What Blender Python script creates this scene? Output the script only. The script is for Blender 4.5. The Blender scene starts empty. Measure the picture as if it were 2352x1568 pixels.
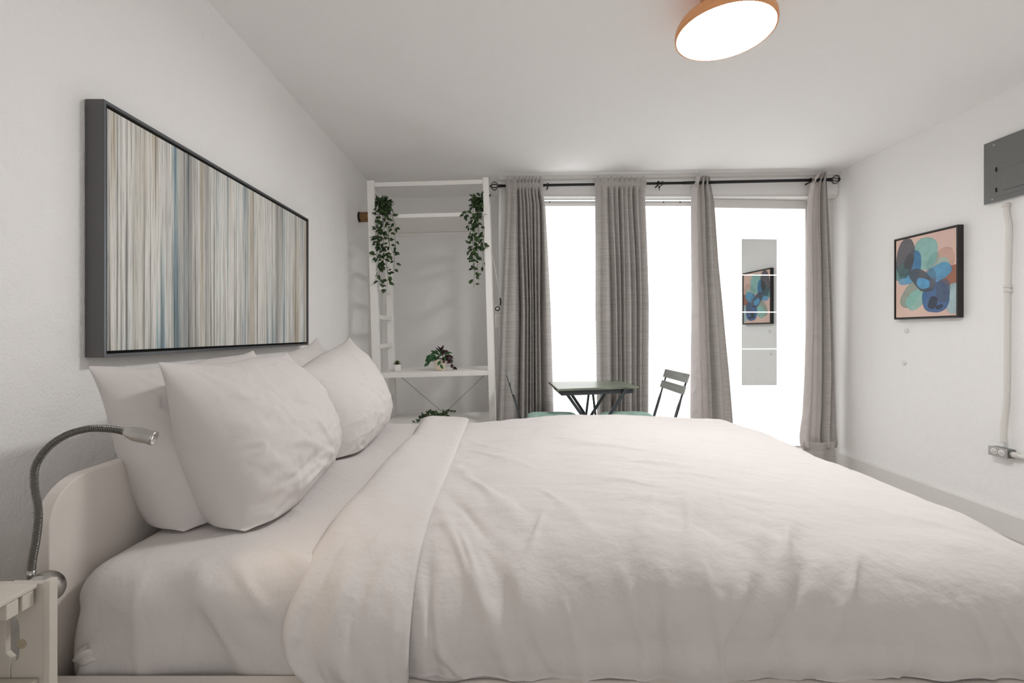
import bpy, bmesh, math, random
import numpy as np
from mathutils import Vector, Matrix
random.seed(7)
rng = np.random.default_rng(5)
PI = math.pi
scene = bpy.context.scene
C = scene.collection
H = 1.15            # camera height
F = 1045.0          # focal length in photo pixels

# ------------------------------------------------------------------ camera, world, exposure
cam_d = bpy.data.cameras.new('camera'); cam = bpy.data.objects.new('camera', cam_d); C.objects.link(cam)
cam.location = (0, 0, H); cam.rotation_euler = (PI/2, 0, 0)
cam_d.sensor_width = 36; cam_d.lens = 36*F/2352
cam_d.shift_x = (1176-1155)/2352; cam_d.shift_y = -(784-765)/2352
cam_d.clip_start = 0.05
scene.camera = cam
w = bpy.data.worlds.new('sky'); scene.world = w; w.use_nodes = True
w.node_tree.nodes['Background'].inputs[0].default_value = (0.86, 0.93, 1.0, 1)
w.node_tree.nodes['Background'].inputs[1].default_value = 1.0
scene.view_settings.view_transform = 'Standard'; scene.view_settings.look = 'None'
scene.view_settings.exposure = 1.36; scene.view_settings.gamma = 1.0
scene.view_settings.use_curve_mapping = False
scene.cycles.max_bounces = 12; scene.cycles.diffuse_bounces = 8
LAMP_L = 33.0       # radiance of the ceiling lamp's diffuser
PANE_L = 1.15        # daylight through frosted panes; also drives the added rear fill pane

# ------------------------------------------------------------------ materials
def s2l(c):
    return tuple(((v/255)/12.92 if v/255 <= .04045 else ((v/255+.055)/1.055)**2.4) for v in c)
class NT:
    def __init__(s, name):
        s.m = bpy.data.materials.new(name); s.m.use_nodes = True; s.t = s.m.node_tree
        s.b = s.t.nodes['Principled BSDF']
    def n(s, typ, **kw):
        o = s.t.nodes.new(typ)
        for k, v in kw.items():
            if k.startswith('i_'):
                k2 = k[2:]; o.inputs[int(k2) if k2.isdigit() else k2].default_value = v
            else: setattr(o, k, v)
        return o
    def l(s, a, b): s.t.links.new(a, b)
def coords(nt, scale=(1,1,1)):
    tc = nt.n('ShaderNodeTexCoord'); mp = nt.n('ShaderNodeMapping'); mp.inputs['Scale'].default_value = scale
    nt.l(tc.outputs['Object'], mp.inputs[0]); return mp.outputs[0]
def mat(name, col, rough=.6, metal=0, bumps=(), var=None, spec=.5, extra=None):
    """bumps: list of (scale, strength_distance, detail, xyz stretch); var: (scale, other colour, low, high)"""
    nt = NT(name); b = nt.b
    b.inputs['Base Color'].default_value = (*s2l(col), 1); b.inputs['Roughness'].default_value = rough
    b.inputs['Metallic'].default_value = metal; b.inputs['Specular IOR Level'].default_value = spec
    prev = None
    for sc, dist, det, st in bumps:
        co = coords(nt, st); no = nt.n('ShaderNodeTexNoise'); no.inputs['Scale'].default_value = sc
        no.inputs['Detail'].default_value = det; nt.l(co, no.inputs['Vector'])
        bu = nt.n('ShaderNodeBump'); bu.inputs['Strength'].default_value = 1; bu.inputs['Distance'].default_value = dist
        nt.l(no.outputs[0], bu.inputs['Height'])
        if prev: nt.l(prev.outputs[0], bu.inputs['Normal'])
        prev = bu
    if prev: nt.l(prev.outputs[0], b.inputs['Normal'])
    if var:
        sc, c2, lo, hi, st = var
        co = coords(nt, st); no = nt.n('ShaderNodeTexNoise'); no.inputs['Scale'].default_value = sc; no.inputs['Detail'].default_value = 4
        nt.l(co, no.inputs['Vector'])
        mr = nt.n('ShaderNodeMapRange'); mr.inputs['From Min'].default_value = lo; mr.inputs['From Max'].default_value = hi
        nt.l(no.outputs[0], mr.inputs[0])
        mx = nt.n('ShaderNodeMix', data_type='RGBA'); mx.inputs[6].default_value = (*s2l(col), 1); mx.inputs[7].default_value = (*s2l(c2), 1)
        nt.l(mr.outputs[0], mx.inputs[0]); nt.l(mx.outputs[2], b.inputs['Base Color'])
    if extra: extra(nt)
    return nt.m
def emit(name, col, strength):
    nt = NT(name); e = nt.n('ShaderNodeEmission'); e.inputs[0].default_value = (*col, 1); e.inputs[1].default_value = strength
    nt.l(e.outputs[0], nt.t.nodes['Material Output'].inputs[0]); return nt.m
ST = (1, 1, 1)
M = {}
M['wall'] = mat('painted_stucco', (247, 246, 245), .85, bumps=[(14, .006, 2, ST), (130, .0022, 3, ST)], spec=.2)
M['ceil'] = mat('painted_ceiling', (248, 247, 246), .9, bumps=[(9, .006, 2, ST), (90, .0012, 3, ST)], spec=.2)
M['trim'] = mat('white_gloss_trim', (226, 224, 221), .45, bumps=[(30, .0015, 2, ST)])
M['floor'] = mat('grey_tile_floor', (196, 190, 184), .5, var=(3, (178, 171, 165), .3, .7, ST))
M['shelf'] = mat('white_painted_wood', (236, 234, 231), .5, bumps=[(60, .0006, 3, (1, 1, .1))])
M['laminate'] = mat('white_laminate', (216, 209, 203), .42)
M['sheet'] = mat('white_cotton_sheet', (206, 201, 199), .92, bumps=[(9, .005, 3, ST), (60, .0015, 3, ST)], spec=.15)
M['duvet'] = mat('white_cotton_duvet', (206, 201, 199), .92, bumps=[(7, .012, 4, (1, 1.8, 1)), (45, .0016, 4, (1, 1, 1))], spec=.15)
M['pillow'] = mat('white_cotton_pillowcase', (206, 201, 199), .92, bumps=[(7, .006, 2, ST), (60, .0006, 3, ST)], spec=.15)
M['curtain'] = mat('taupe_linen_curtain', (194, 190, 187), .85, bumps=[(60, .0012, 3, (.12, .12, 3.5))],
                   var=(70, (174, 169, 166), .35, .65, (.1, .1, 3)), spec=.2)
M['lining'] = mat('silvery_curtain_lining', (208, 201, 199), .42, bumps=[(14, .016, 2, (1, 1, .8)), (60, .0008, 3, (.2, .2, 3))], spec=.5)
M['black'] = mat('black_metal', (28, 28, 27), .4, metal=.3)
M['frame'] = mat('grey_metallic_frame', (98, 97, 97), .35, metal=.55)
M['framein'] = mat('black_frame_gap', (12, 12, 13), .6)
M['framelip'] = mat('pewter_frame_lip', (112, 116, 120), .28, metal=.75)
M['dframe'] = mat('dark_brown_frame', (38, 35, 34), .5)
M['steel'] = mat('brushed_steel', (186, 183, 180), .28, metal=1, bumps=[(200, .0002, 2, (1, .05, 1))])
M['neck'] = mat('dark_steel_coil', (120, 118, 114), .32, metal=1)
M['panel'] = mat('grey_enamel_steel', (116, 117, 116), .38, metal=.25)
M['slate'] = mat('slate_chair_metal', (70, 74, 78), .4, metal=.3)
M['chairwood'] = mat('grey_stained_wood', (156, 156, 152), .6, var=(30, (134, 134, 130), .35, .65, (.3, .1, 2)))
M['tabletop'] = mat('sage_grey_wood', (134, 140, 124), .34, var=(20, (104, 112, 98), .35, .65, (.2, 2, 1)))
M['mint'] = mat('mint_velvet', (160, 190, 178), .8, bumps=[(60, .001, 2, ST)])
M['leaf'] = mat('dark_green_leaf', (36, 60, 28), .45, var=(30, (70, 96, 46), .45, .7, ST))
M['leafp'] = mat('purple_leaf', (64, 24, 34), .5, var=(40, (38, 16, 22), .4, .6, ST))
M['leafg'] = mat('bright_green_leaf', (34, 84, 42), .45, var=(30, (58, 112, 62), .5, .7, ST))
M['succ'] = mat('olive_succulent', (74, 82, 34), .5)
M['stem'] = mat('green_stem', (50, 62, 34), .6)
M['potd'] = mat('dark_grey_plastic_pot', (48, 50, 55), .5)
M['potw'] = mat('white_ceramic', (232, 230, 226), .3)
M['potc'] = mat('cream_ceramic', (236, 222, 204), .35)
M['soil'] = mat('dark_soil', (36, 30, 26), .9)
M['bamboo'] = mat('striped_bamboo_wood', (150, 110, 66), .5, var=(60, (108, 74, 40), .4, .6, (.05, 2, .05)))
M['rimwood'] = mat('orange_brown_wood_rim', (244, 178, 124), .4, var=(12, (234, 164, 110), .3, .7, (1, 1, 8)))
M['crate'] = mat('whitewashed_pine', (206, 200, 190), .7, bumps=[(25, .0015, 3, (1, 1, .2))], var=(9, (186, 174, 160), .45, .75, (1, 1, .5)))
M['plastic'] = mat('white_plastic', (232, 230, 226), .35)
M['dark'] = mat('dark_slot', (20, 20, 20), .6)
M['mirror'] = mat('mirror_glass', (236, 240, 240), .02, metal=1)
M['rubber'] = mat('black_rubber', (22, 22, 22), .7)
M['pipe'] = mat('painted_conduit', (228, 225, 221), .5)
M['wire'] = mat('grey_steel_wire', (150, 147, 143), .4, metal=.5)
M['lampglow'] = emit('lamp_diffuser_glow', (1, .995, .985), LAMP_L)
M['bulb'] = emit('reading_lamp_bulb', (1, .86, .66), 6)

def pane_mat(name, lines, k=1.0):
    nt = NT(name); tc = coords(nt, (.4, 1, 1))
    no = nt.n('ShaderNodeTexNoise'); no.inputs['Scale'].default_value = 5 if lines else 1.5; no.inputs['Detail'].default_value = 2
    mp = nt.n('ShaderNodeMapping'); mp.inputs['Scale'].default_value = (.15, 1, 3.0 if lines else 1.2); nt.l(tc, mp.inputs[0]); nt.l(mp.outputs[0], no.inputs['Vector'])
    mr = nt.n('ShaderNodeMapRange'); mr.inputs['From Min'].default_value = .38; mr.inputs['From Max'].default_value = .62
    mr.inputs['To Min'].default_value = .6; mr.inputs['To Max'].default_value = 1.0; nt.l(no.outputs[0], mr.inputs[0])
    mu = nt.n('ShaderNodeMath', operation='MULTIPLY'); mu.inputs[1].default_value = PANE_L*k; nt.l(mr.outputs[0], mu.inputs[0])
    e = nt.n('ShaderNodeEmission'); e.inputs[0].default_value = (.985, 1, 1, 1) if lines else (1, .995, .985, 1); nt.l(mu.outputs[0], e.inputs[1])
    gl = nt.n('ShaderNodeBsdfGlossy'); gl.inputs['Roughness'].default_value = .3
    ms = nt.n('ShaderNodeMixShader'); ms.inputs[0].default_value = .04
    nt.l(e.outputs[0], ms.inputs[1]); nt.l(gl.outputs[0], ms.inputs[2])
    nt.l(ms.outputs[0], nt.t.nodes['Material Output'].inputs[0]); return nt.m
M['pane'] = pane_mat('daylit_pleated_pane', True)
M['fillpane'] = pane_mat('rear_fill_glow', True, 1.0)  # glow of the added fill pane behind the camera, no real window
M['dpane'] = pane_mat('daylit_frosted_door_pane', False)

# ------------------------------------------------------------------ mesh helpers
def P(px, py, y): return Vector(((px-1155)*y/F, y, H-(py-765)*y/F))
def link(name, me, m, parent=None, smooth=False):
    o = bpy.data.objects.new(name, me); C.objects.link(o)
    for k in (m if isinstance(m, (list, tuple)) else [m]): me.materials.append(M[k] if isinstance(k, str) else k)
    if parent is not None: o.parent = parent
    if smooth:
        for p in me.polygons: p.use_smooth = True
    return o
def obj(name, bm, m, parent=None, smooth=False, bevel=0, segs=2):
    bmesh.ops.recalc_face_normals(bm, faces=bm.faces)
    me = bpy.data.meshes.new(name); bm.to_mesh(me); bm.free()
    o = link(name, me, m, parent, smooth)
    if bevel:
        b = o.modifiers.new('bevel', 'BEVEL'); b.width = bevel; b.segments = segs; b.limit_method = 'ANGLE'
    return o
def BM(): return bmesh.new()
def box(bm, x0, x1, y0, y1, z0, z1, mi=0):
    vs = [bm.verts.new((x, y, z)) for x in (x0, x1) for y in (y0, y1) for z in (z0, z1)]
    for f in ((0,1,3,2),(4,6,7,5),(0,4,5,1),(2,3,7,6),(0,2,6,4),(1,5,7,3)):
        fc = bm.faces.new([vs[i] for i in f]); fc.material_index = mi
    return vs
def hexa(bm, a, b, mi=0):
    """a, b: two matching quads"""
    va = [bm.verts.new(p) for p in a]; vb = [bm.verts.new(p) for p in b]
    for f in [va[::-1], vb] + [[va[i], va[(i+1)%len(a)], vb[(i+1)%len(a)], vb[i]] for i in range(len(a))]:
        fc = bm.faces.new(f); fc.material_index = mi
def bar(bm, p, q, w_, t_, up=(0, 0, 1)):
    p = Vector(p); q = Vector(q); d = (q-p).normalized(); s = d.cross(Vector(up)).normalized(); u = s.cross(d).normalized()
    o = [s*w_/2+u*t_/2, -s*w_/2+u*t_/2, -s*w_/2-u*t_/2, s*w_/2-u*t_/2]
    hexa(bm, [p+k for k in o], [q+k for k in o])
def tube(bm, pts, r, n=10, cap=True):
    pts = [Vector(p) for p in pts]; rs = r if isinstance(r, (list, tuple)) else [r]*len(pts)
    rings = []; t0 = (pts[1]-pts[0]).normalized(); ref = Vector((0, 0, 1)) if abs(t0.z) < .9 else Vector((1, 0, 0))
    u = t0.cross(ref).normalized()
    for i, p in enumerate(pts):
        t = (pts[min(i+1, len(pts)-1)]-pts[max(i-1, 0)]).normalized()
        u = (u-t*u.dot(t)).normalized(); v = t.cross(u)
        rings.append([bm.verts.new(p+(u*math.cos(2*PI*k/n)+v*math.sin(2*PI*k/n))*rs[i]) for k in range(n)])
    for a, b in zip(rings, rings[1:]):
        for k in range(n): bm.faces.new((a[k], a[(k+1)%n], b[(k+1)%n], b[k]))
    if cap: bm.faces.new(rings[0][::-1]); bm.faces.new(rings[-1])
def lathe(bm, prof, origin=(0, 0, 0), axis=(0, 0, 1), n=32):
    """prof: list of (radius, height along axis)"""
    a = Vector(axis).normalized(); ref = Vector((0, 0, 1)) if abs(a.z) < .9 else Vector((1, 0, 0))
    u = a.cross(ref).normalized(); v = a.cross(u); o = Vector(origin); rings = []
    for r, h in prof:
        if r < 1e-6: rings.append([bm.verts.new(o+a*h)])
        else: rings.append([bm.verts.new(o+a*h+(u*math.cos(2*PI*k/n)+v*math.sin(2*PI*k/n))*r) for k in range(n)])
    for A, B in zip(rings, rings[1:]):
        for k in range(n):
            f = [A[k % len(A)], A[(k+1) % len(A)], B[(k+1) % len(B)], B[k % len(B)]]
            f2 = []
            for q in f:
                if q not in f2: f2.append(q)
            if len(f2) > 2: bm.faces.new(f2)
def grid_mesh(name, Pn, mi=None, uv=None):
    """Pn: array (a, b, 3)"""
    a, b, _ = Pn.shape; vs = Pn.reshape(-1, 3).tolist()
    fs = [(i*b+j, i*b+j+1, (i+1)*b+j+1, (i+1)*b+j) for i in range(a-1) for j in range(b-1)]
    me = bpy.data.meshes.new(name); me.from_pydata(vs, [], fs)
    if mi is not None: me.polygons.foreach_set('material_index', np.asarray(mi, dtype=np.int32).ravel())
    me.update(); return me
def catmull(pts, k=8):
    pts = [Vector(p) for p in pts]; out = []
    q = [pts[0]*2-pts[1]]+pts+[pts[-1]*2-pts[-2]]
    for i in range(1, len(q)-2):
        for j in range(k):
            t = j/k; a, b, c, d = q[i-1:i+3]
            out.append(.5*((2*b)+(c-a)*t+(2*a-5*b+4*c-d)*t*t+(-a+3*b-3*c+d)*t**3))
    out.append(pts[-1]); return out
def tag(o, label, cat, group=None):
    o['label'] = label; o['category'] = cat
    if group: o['group'] = group
    return o
def thing(name, label, cat, loc=(0, 0, 0), rot=(0, 0, 0), group=None):
    o = bpy.data.objects.new(name, None); C.objects.link(o); o.location = loc; o.rotation_euler = rot
    o.empty_display_size = .05
    return tag(o, label, cat, group)
def struct(name, bm, m, parent=None, smooth=False, bevel=0):
    o = obj(name, bm, m, parent, smooth, bevel)
    if parent is None: o['kind'] = 'structure'
    return o
def L(parent, pts):     # world points to a thing's local frame (thing without parent)
    mi = (Matrix.Translation(parent.location) @ parent.rotation_euler.to_matrix().to_4x4()).inverted()
    return [mi @ Vector(p) for p in pts]
# value noise
_tab = np.random.default_rng(11).random((256, 256))
def vnoise(x, y, seed=0):
    x = np.asarray(x, float)+seed*17.3; y = np.asarray(y, float)+seed*9.1
    xi = np.floor(x).astype(int); yi = np.floor(y).astype(int); fx = x-xi; fy = y-yi
    fx = fx*fx*fx*(fx*(fx*6-15)+10); fy = fy*fy*fy*(fy*(fy*6-15)+10); g = lambda i, j: _tab[i % 256, j % 256]
    return (g(xi, yi)*(1-fx)+g(xi+1, yi)*fx)*(1-fy)+(g(xi, yi+1)*(1-fx)+g(xi+1, yi+1)*fx)*fy
def fbm(x, y, seed=0, o=3):
    s = 0; a = 1; t = 0
    for k in range(o): s = s+a*(vnoise(x*2**k, y*2**k, seed+k)-.5); t += a; a *= .5
    return s/t*2
def sstep(a, b, x):
    t = np.clip((x-a)/(b-a), 0, 1); return t*t*(3-2*t)

# ------------------------------------------------------------------ room shell
XL, XR, DA, DB, DP, YB = -1.17, 2.87, 4.43, 3.90, 3.99, -2.2
XJ = -.035           # where the window wall begins (right side of the alcove)
TK = .0157
def zc(x): return 1.15+1.334+TK*x
T = .15
bm = BM(); box(bm, XL-T, XR+T, YB-T, DA+T, -.1, 0); struct('floor', bm, 'floor')
bm = BM(); a = [(XL-T, YB-T), (XR+T, YB-T), (XR+T, DA+T), (XL-T, DA+T)]
hexa(bm, [(x, y, zc(x)) for x, y in a], [(x, y, zc(x)+.12) for x, y in a]); struct('ceiling', bm, 'ceil')
bm = BM(); box(bm, XL-T, XL, YB, DA+T, 0, 2.62); struct('wall_left', bm, 'wall')
bm = BM(); box(bm, XR, XR+T, YB, DA+T, 0, 2.62); struct('wall_right', bm, 'wall')
bm = BM(); box(bm, XL-T, XR+T, YB-T, YB, 0, 2.62); struct('wall_rear', bm, 'wall')
bm = BM(); box(bm, XL, XJ, DA, DA+T, 0, 2.62); struct('wall_alcove', bm, 'wall')
# window wall: jamb piece beside the shelf, header beam, sill
ZH = H+1.187         # bottom of the header beam
bm = BM(); box(bm, XJ, .035, DB, DA+T, 0, 2.62)
box(bm, .035, XR, DB, DA+T, ZH, 2.62)
box(bm, .035, XR, DP+.06, DA+T, 0, .165)
struct('wall_far', bm, 'wall')
# cornice strip under the ceiling
bm = BM()
hexa(bm, [(XJ, DB, zc(XJ)), (XJ, DB-.03, zc(XJ)), (XJ, DB-.03, zc(XJ)-.028), (XJ, DB, zc(XJ)-.034)],
     [(XR, DB, zc(XR)), (XR, DB-.03, zc(XR)), (XR, DB-.03, zc(XR)-.028), (XR, DB, zc(XR)-.034)])
struct('trim_1', bm, 'trim')
# bullnose ledge at the beam's foot
bm = BM(); box(bm, .035, XR, DB-.012, DP, ZH-.022, ZH+.0); struct('trim_2', bm, 'trim', bevel=.008)
# left casing boards of the window recess
bm = BM(); box(bm, -.012, .03, DB-.014, DB, 0, ZH+.12); box(bm, .035, .07, DB, DP, 0, ZH-.022); struct('trim_3', bm, 'trim', bevel=.004)
def zp(py, y=DP): return H-(py-765)*y/F
def xp(px, y=DP): return (px-1155)*y/F
# window and door plane
def window(n, x0, x1):
    zt, zb = zp(474), .17
    f = BM()
    box(f, x0-.03, x1+.03, DP-.02, DP+.04, zt, zp(463))
    box(f, x0-.03, x1+.03, DP-.035, DP+.04, zp(471), zp(468))
    box(f, x0-.03, x0, DP-.02, DP+.04, zb, zt); box(f, x1, x1+.03, DP-.02, DP+.04, zb, zt); box(f, x0-.03, x1+.03, DP-.02, DP+.04, zb-.05, zb)
    o = struct('window_%d' % n, f, 'trim', bevel=.003)
    p = BM(); box(p, x0, x1, DP+.005, DP+.011, zb, zt); q = obj('window_pane', p, 'pane', o); q['label'] = 'bright translucent pleated pane'
    s = BM()
    for k, px in enumerate((1262, 1372, 1522, 1560)):
        xx = xp(px)
        if x0 < xx < x1: box(s, xx-.004, xx+.004, DP-.024, DP-.019, zp(467.5), zp(464.5))
    obj('screw', s, 'dark', o) if len(s.verts) else s.free()
    return o
window(1, .10, xp(1420)); window(2, xp(1440), xp(1588))
# door: threshold, frame, frosted leaf
dx0, dx1 = xp(1612), xp(1852)
f = BM(); box(f, xp(1596), dx0, DP-.05, DP+.05, 0, ZH-.022); box(f, dx1, XR, DP-.03, DP+.05, 0, ZH-.022)
box(f, dx0, dx1, DP-.01, DP+.05, zp(459.3), ZH-.022); box(f, dx0, dx1, DP-.03, DP+.06, 0, zp(1026)-.03)
struct('trim_4', f, 'trim', bevel=.003)
f = BM(); z0, z1, zt = zp(1027), zp(1023), zp(461.5); zi = zp(480)
box(f, dx0+.003, dx0+.03, DP-.005, DP+.035, z0, zt); box(f, dx1-.012, dx1-.003, DP-.005, DP+.035, z0, zt)
box(f, dx0+.03, dx1-.012, DP-.005, DP+.035, zi, zt); box(f, dx0+.03, dx1-.012, DP-.005, DP+.035, z0, z1+.001)
door = struct('door_1', f, 'trim', bevel=.002)
AJ = Matrix.Translation((dx1, DP, 0)) @ Matrix.Rotation(.05, 4, 'Z') @ Matrix.Translation((-dx1, -DP, 0))   # the door stands a touch ajar
door.matrix_world = AJ
p = BM(); box(p, dx0+.03, dx1-.012, DP+.004, DP+.012, z1, zi); q = obj('door_pane', p, 'dpane', door); q['label'] = 'bright frosted glass pane of the door'
# mirror tiles stuck on the door
mz = [548, 631.5, 716.5, 801, 885.5]
for k in range(4):
    ym = DP-.020; b = BM(); box(b, xp(1702, ym), xp(1785, ym), DP-.001, DP+.0035, zp(mz[k+1]-1, ym), zp(mz[k]+1, ym))
    o = obj('mirror_tile', b, 'mirror'); o.matrix_world = AJ
    tag(o, ['topmost of the four square mirror tiles on the glass door', 'second mirror tile from the top of the door, reflecting most of the painting',
            'third mirror tile down on the door, reflecting the painting foot', 'lowest of the four square mirror tiles on the glass door, reflecting bare wall'][k],
        'mirror', 'square mirror tiles stuck in a column on the door')
# added fill light behind the camera: glowing pane in an invented window frame
b = BM(); box(b, -.2, 1.9, YB, YB+.03, .95, 1.0); box(b, -.2, 1.9, YB, YB+.03, 2.1, 2.15); box(b, -.2, -.15, YB, YB+.03, 1.0, 2.1); box(b, 1.85, 1.9, YB, YB+.03, 1.0, 2.1)
o = struct('window_3', b, 'trim'); b = BM(); box(b, -.15, 1.85, YB+.004, YB+.012, 1.0, 2.1); obj('window_pane', b, 'fillpane', o)
# baseboard on right wall
b = BM(); zt = H-1.0095
hexa(b, [(XR, YB, 0), (XR-.018, YB, 0), (XR-.018, YB, zt-.012), (XR-.006, YB, zt), (XR, YB, zt)],
     [(XR, DP-.03, 0), (XR-.018, DP-.03, 0), (XR-.018, DP-.03, zt-.012), (XR-.006, DP-.03, zt), (XR, DP-.03, zt)])
struct('baseboard_right', b, 'trim')
b = BM(); box(b, XL, XL+.015, YB, DA, 0, .13); struct('baseboard_left', b, 'trim', bevel=.004)

# ------------------------------------------------------------------ bed
bed = thing('bed', 'white laminate bed frame with rounded headboard under the pillows and duvet', 'bed', (.15, 1.66, 0))
bl = bed.location
def bx(bm, x0, x1, y0, y1, z0, z1): box(bm, x0-bl.x, x1-bl.x, y0-bl.y, y1-bl.y, z0-bl.z, z1-bl.z)
def rounded_board(bm, x0, x1, y0, y1, z0, z1, r):
    pts = [(y0, z0), (y1, z0)]
    for k in range(13): a = k/12*PI/2; pts.append((y1-r+r*math.cos(a), z1-r+r*math.sin(a)))
    for k in range(13): a = PI/2+k/12*PI/2; pts.append((y0+r+r*math.cos(a), z1-r+r*math.sin(a)))
    hexa(bm, [(x0, *p) for p in pts], [(x1, *p) for p in pts])
b = BM(); rounded_board(b, -.905-bl.x, -.876-bl.x, .878-bl.y, 2.50-bl.y, .12, H-.293, .085)
obj('headboard', b, 'laminate', bed, bevel=.0025)
for y0, y1 in ((.845, .873), (2.435, 2.463)):
    b = BM(); bx(b, -.876, 1.215, y0, y1, .2, .494); obj('side_rail', b, 'laminate', bed, bevel=.002)
b = BM(); bx(b, 1.19, 1.215, .873, 2.435, .2, .494); obj('footboard', b, 'laminate', bed, bevel=.002)
b = BM(); bx(b, -.876, 1.19, .873, 2.435, .40, .42); obj('slatted_base', b, 'laminate', bed)
for x, y in ((-.8, .9), (1.14, .9), (-.8, 2.38), (1.14, 2.38)):
    b = BM(); bx(b, x-.03, x+.03, y-.03, y+.03, 0, .4); obj('leg', b, 'laminate', bed)

def wrap(X, Y, x0, x1, y0, y1, ztop, r, bulge=0., drop_to=None):
    """lay cloth points over a box with rounded edges; returns points and normals"""
    ex = np.where(X > x1, X-x1, np.where(X < x0, X-x0, 0.)); ey = np.where(Y > y1, Y-y1, np.where(Y < y0, Y-y0, 0.))
    e = np.hypot(ex, ey); es = np.maximum(e, 1e-9); dx, dy = ex/es, ey/es
    a = np.minimum(e/r, PI/2); rest = np.maximum(e-r*PI/2, 0)
    hor = r*np.sin(a)+bulge*np.sin(np.clip(rest/.16, 0, 1)*PI)*1.; dn = r*(1-np.cos(a))+rest
    px = np.clip(X, x0, x1)+dx*hor; py = np.clip(Y, y0, y1)+dy*hor; pz = ztop-dn
    n = np.stack([dx*np.sin(a), dy*np.sin(a), np.cos(a)], -1)
    return np.stack([px, py, pz], -1), n
def ridges(X, Y, lst):
    d = np.zeros_like(X)
    for (ax, ay, bx_, by_, w_, amp) in lst:
        vx, vy = bx_-ax, by_-ay; l2 = vx*vx+vy*vy
        t = np.clip(((X-ax)*vx+(Y-ay)*vy)/l2, 0, 1); dist = np.hypot(X-ax-t*vx, Y-ay-t*vy)
        wig = w_*(.8+.4*np.sin(t*7+ax*30))
        d += amp*np.exp(-(dist/wig)**2)*(.35+.65*np.sin(np.clip(t, .02, .98)*PI)**.6)
    return d
# mattress with fitted sheet
SY = 2.42
X, Y = np.meshgrid(np.linspace(-.876-.13, 1.18, 280), np.linspace(.885-.19, SY+.19, 300), indexing='ij')
ZS = H-.468
sr = 78/1000
pts, nr = wrap(X, Y, -.872+sr, 1.1, .880+sr, SY+.0-sr, ZS+0*X, sr)
side = sstep(.97, .80, Y)
disp = -.05*sstep(-.37, -.25, X)+.004*fbm(X*5, Y*5, 3)*(1-side) + side*(.012*fbm(X*5+Y*2, Y*1.6, 5, 2)+.006*np.sin(X*26+3*fbm(X*2, Y*3, 8)*3))
disp += ridges(X, Y, [(-.62, .93, -.50, .72, .02, .007), (-.56, .95, -.40, .78, .018, .006), (-.72, .9, -.70, .70, .015, .005), (-.60, .90, -.62, .7, .012, .004),
                      (-.5, 1.0, -.3, .86, .02, .006), (-.85, 1.2, -.6, 1.06, .02, .003), (-.8, 1.35, -.45, 1.15, .02, .003)])
pts = pts+nr*disp[..., None]
near_low = (Y < 1.2) & (pts[..., 2] < .50)
pts[..., 1] = np.where(near_low, np.maximum(pts[..., 1], .8745), pts[..., 1])
pts[..., 2] = np.maximum(pts[..., 2], .45)
me = grid_mesh('mattress', pts); o = link('mattress', me, 'sheet', None, True)
tag(o, 'mattress in a smooth white fitted sheet, bare beside the pillows', 'mattress')
# the bunched-up sheet corner tucked at the headboard
def blob(name, pts_px, m, seed): pass
X2, Y2 = np.meshgrid(np.linspace(0, 1, 30), np.linspace(0, 2*PI, 30), indexing='ij')
cr = .015*np.sin(np.clip(X2, .02, .98)*PI)**.6*(1+.35*np.sin(Y2*4+X2*9)*np.sin(X2*PI))
cp = np.stack([-.845+.055*X2, .895+cr*np.cos(Y2)*.8,   .495+.013+cr*np.sin(Y2)+.01*np.sin(X2*PI)], -1)
cme = grid_mesh('sheet_corner', cp); so = link('sheet_corner', cme, 'sheet', o, True)

# duvet
NX, NY = 420, 440
u = np.linspace(0, 1, NX); v = np.linspace(0, 1, NY)
x_in, x_out = -.33, 1.38
X, Y = np.meshgrid(x_in+(x_out-x_in)*u, .66+(2.66-.66)*v, indexing='ij')
R = .15
top = ZS+.004+.052*sstep(-.25, .4, X)-.030*sstep(.5, 1.12, X)-.02*sstep(.6, 1.15, X)*sstep(2.0, 1.0, Y)*.5
crown = .008*np.exp(-((Y-1.55)/.5)**2)
zt = top+crown-.02*sstep(1.15, .95, Y)
Rr = R
pts, nr = wrap(X, Y, -2, 1.095, .858+Rr, 2.46-Rr, zt, Rr, bulge=.012)
side = sstep(1.04, .84, Y); foot = sstep(1.12, 1.25, X); farside = sstep(2.3, 2.45, Y)
lo = .015*fbm(X*2.6, Y*2.4, 21, 2)
q = fbm(X*3, Y*3, 30, 2)
wr = .0045*fbm(X*5+Y*6+q*.8, (Y*2.4-X*1.0)+q, 24, 3)
tp = .0055*np.abs(fbm(X*4-Y*4, Y*11+X*5, 40, 3))
fold = .015*fbm(X*7+3.2*Y+q, Y*1.3-X*.5, 27, 2)+.005*fbm(X*19+4*Y, Y*2, 29, 2)
disp = lo*(1-.5*side)+wr+tp*(1-side)+side*fold
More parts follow.
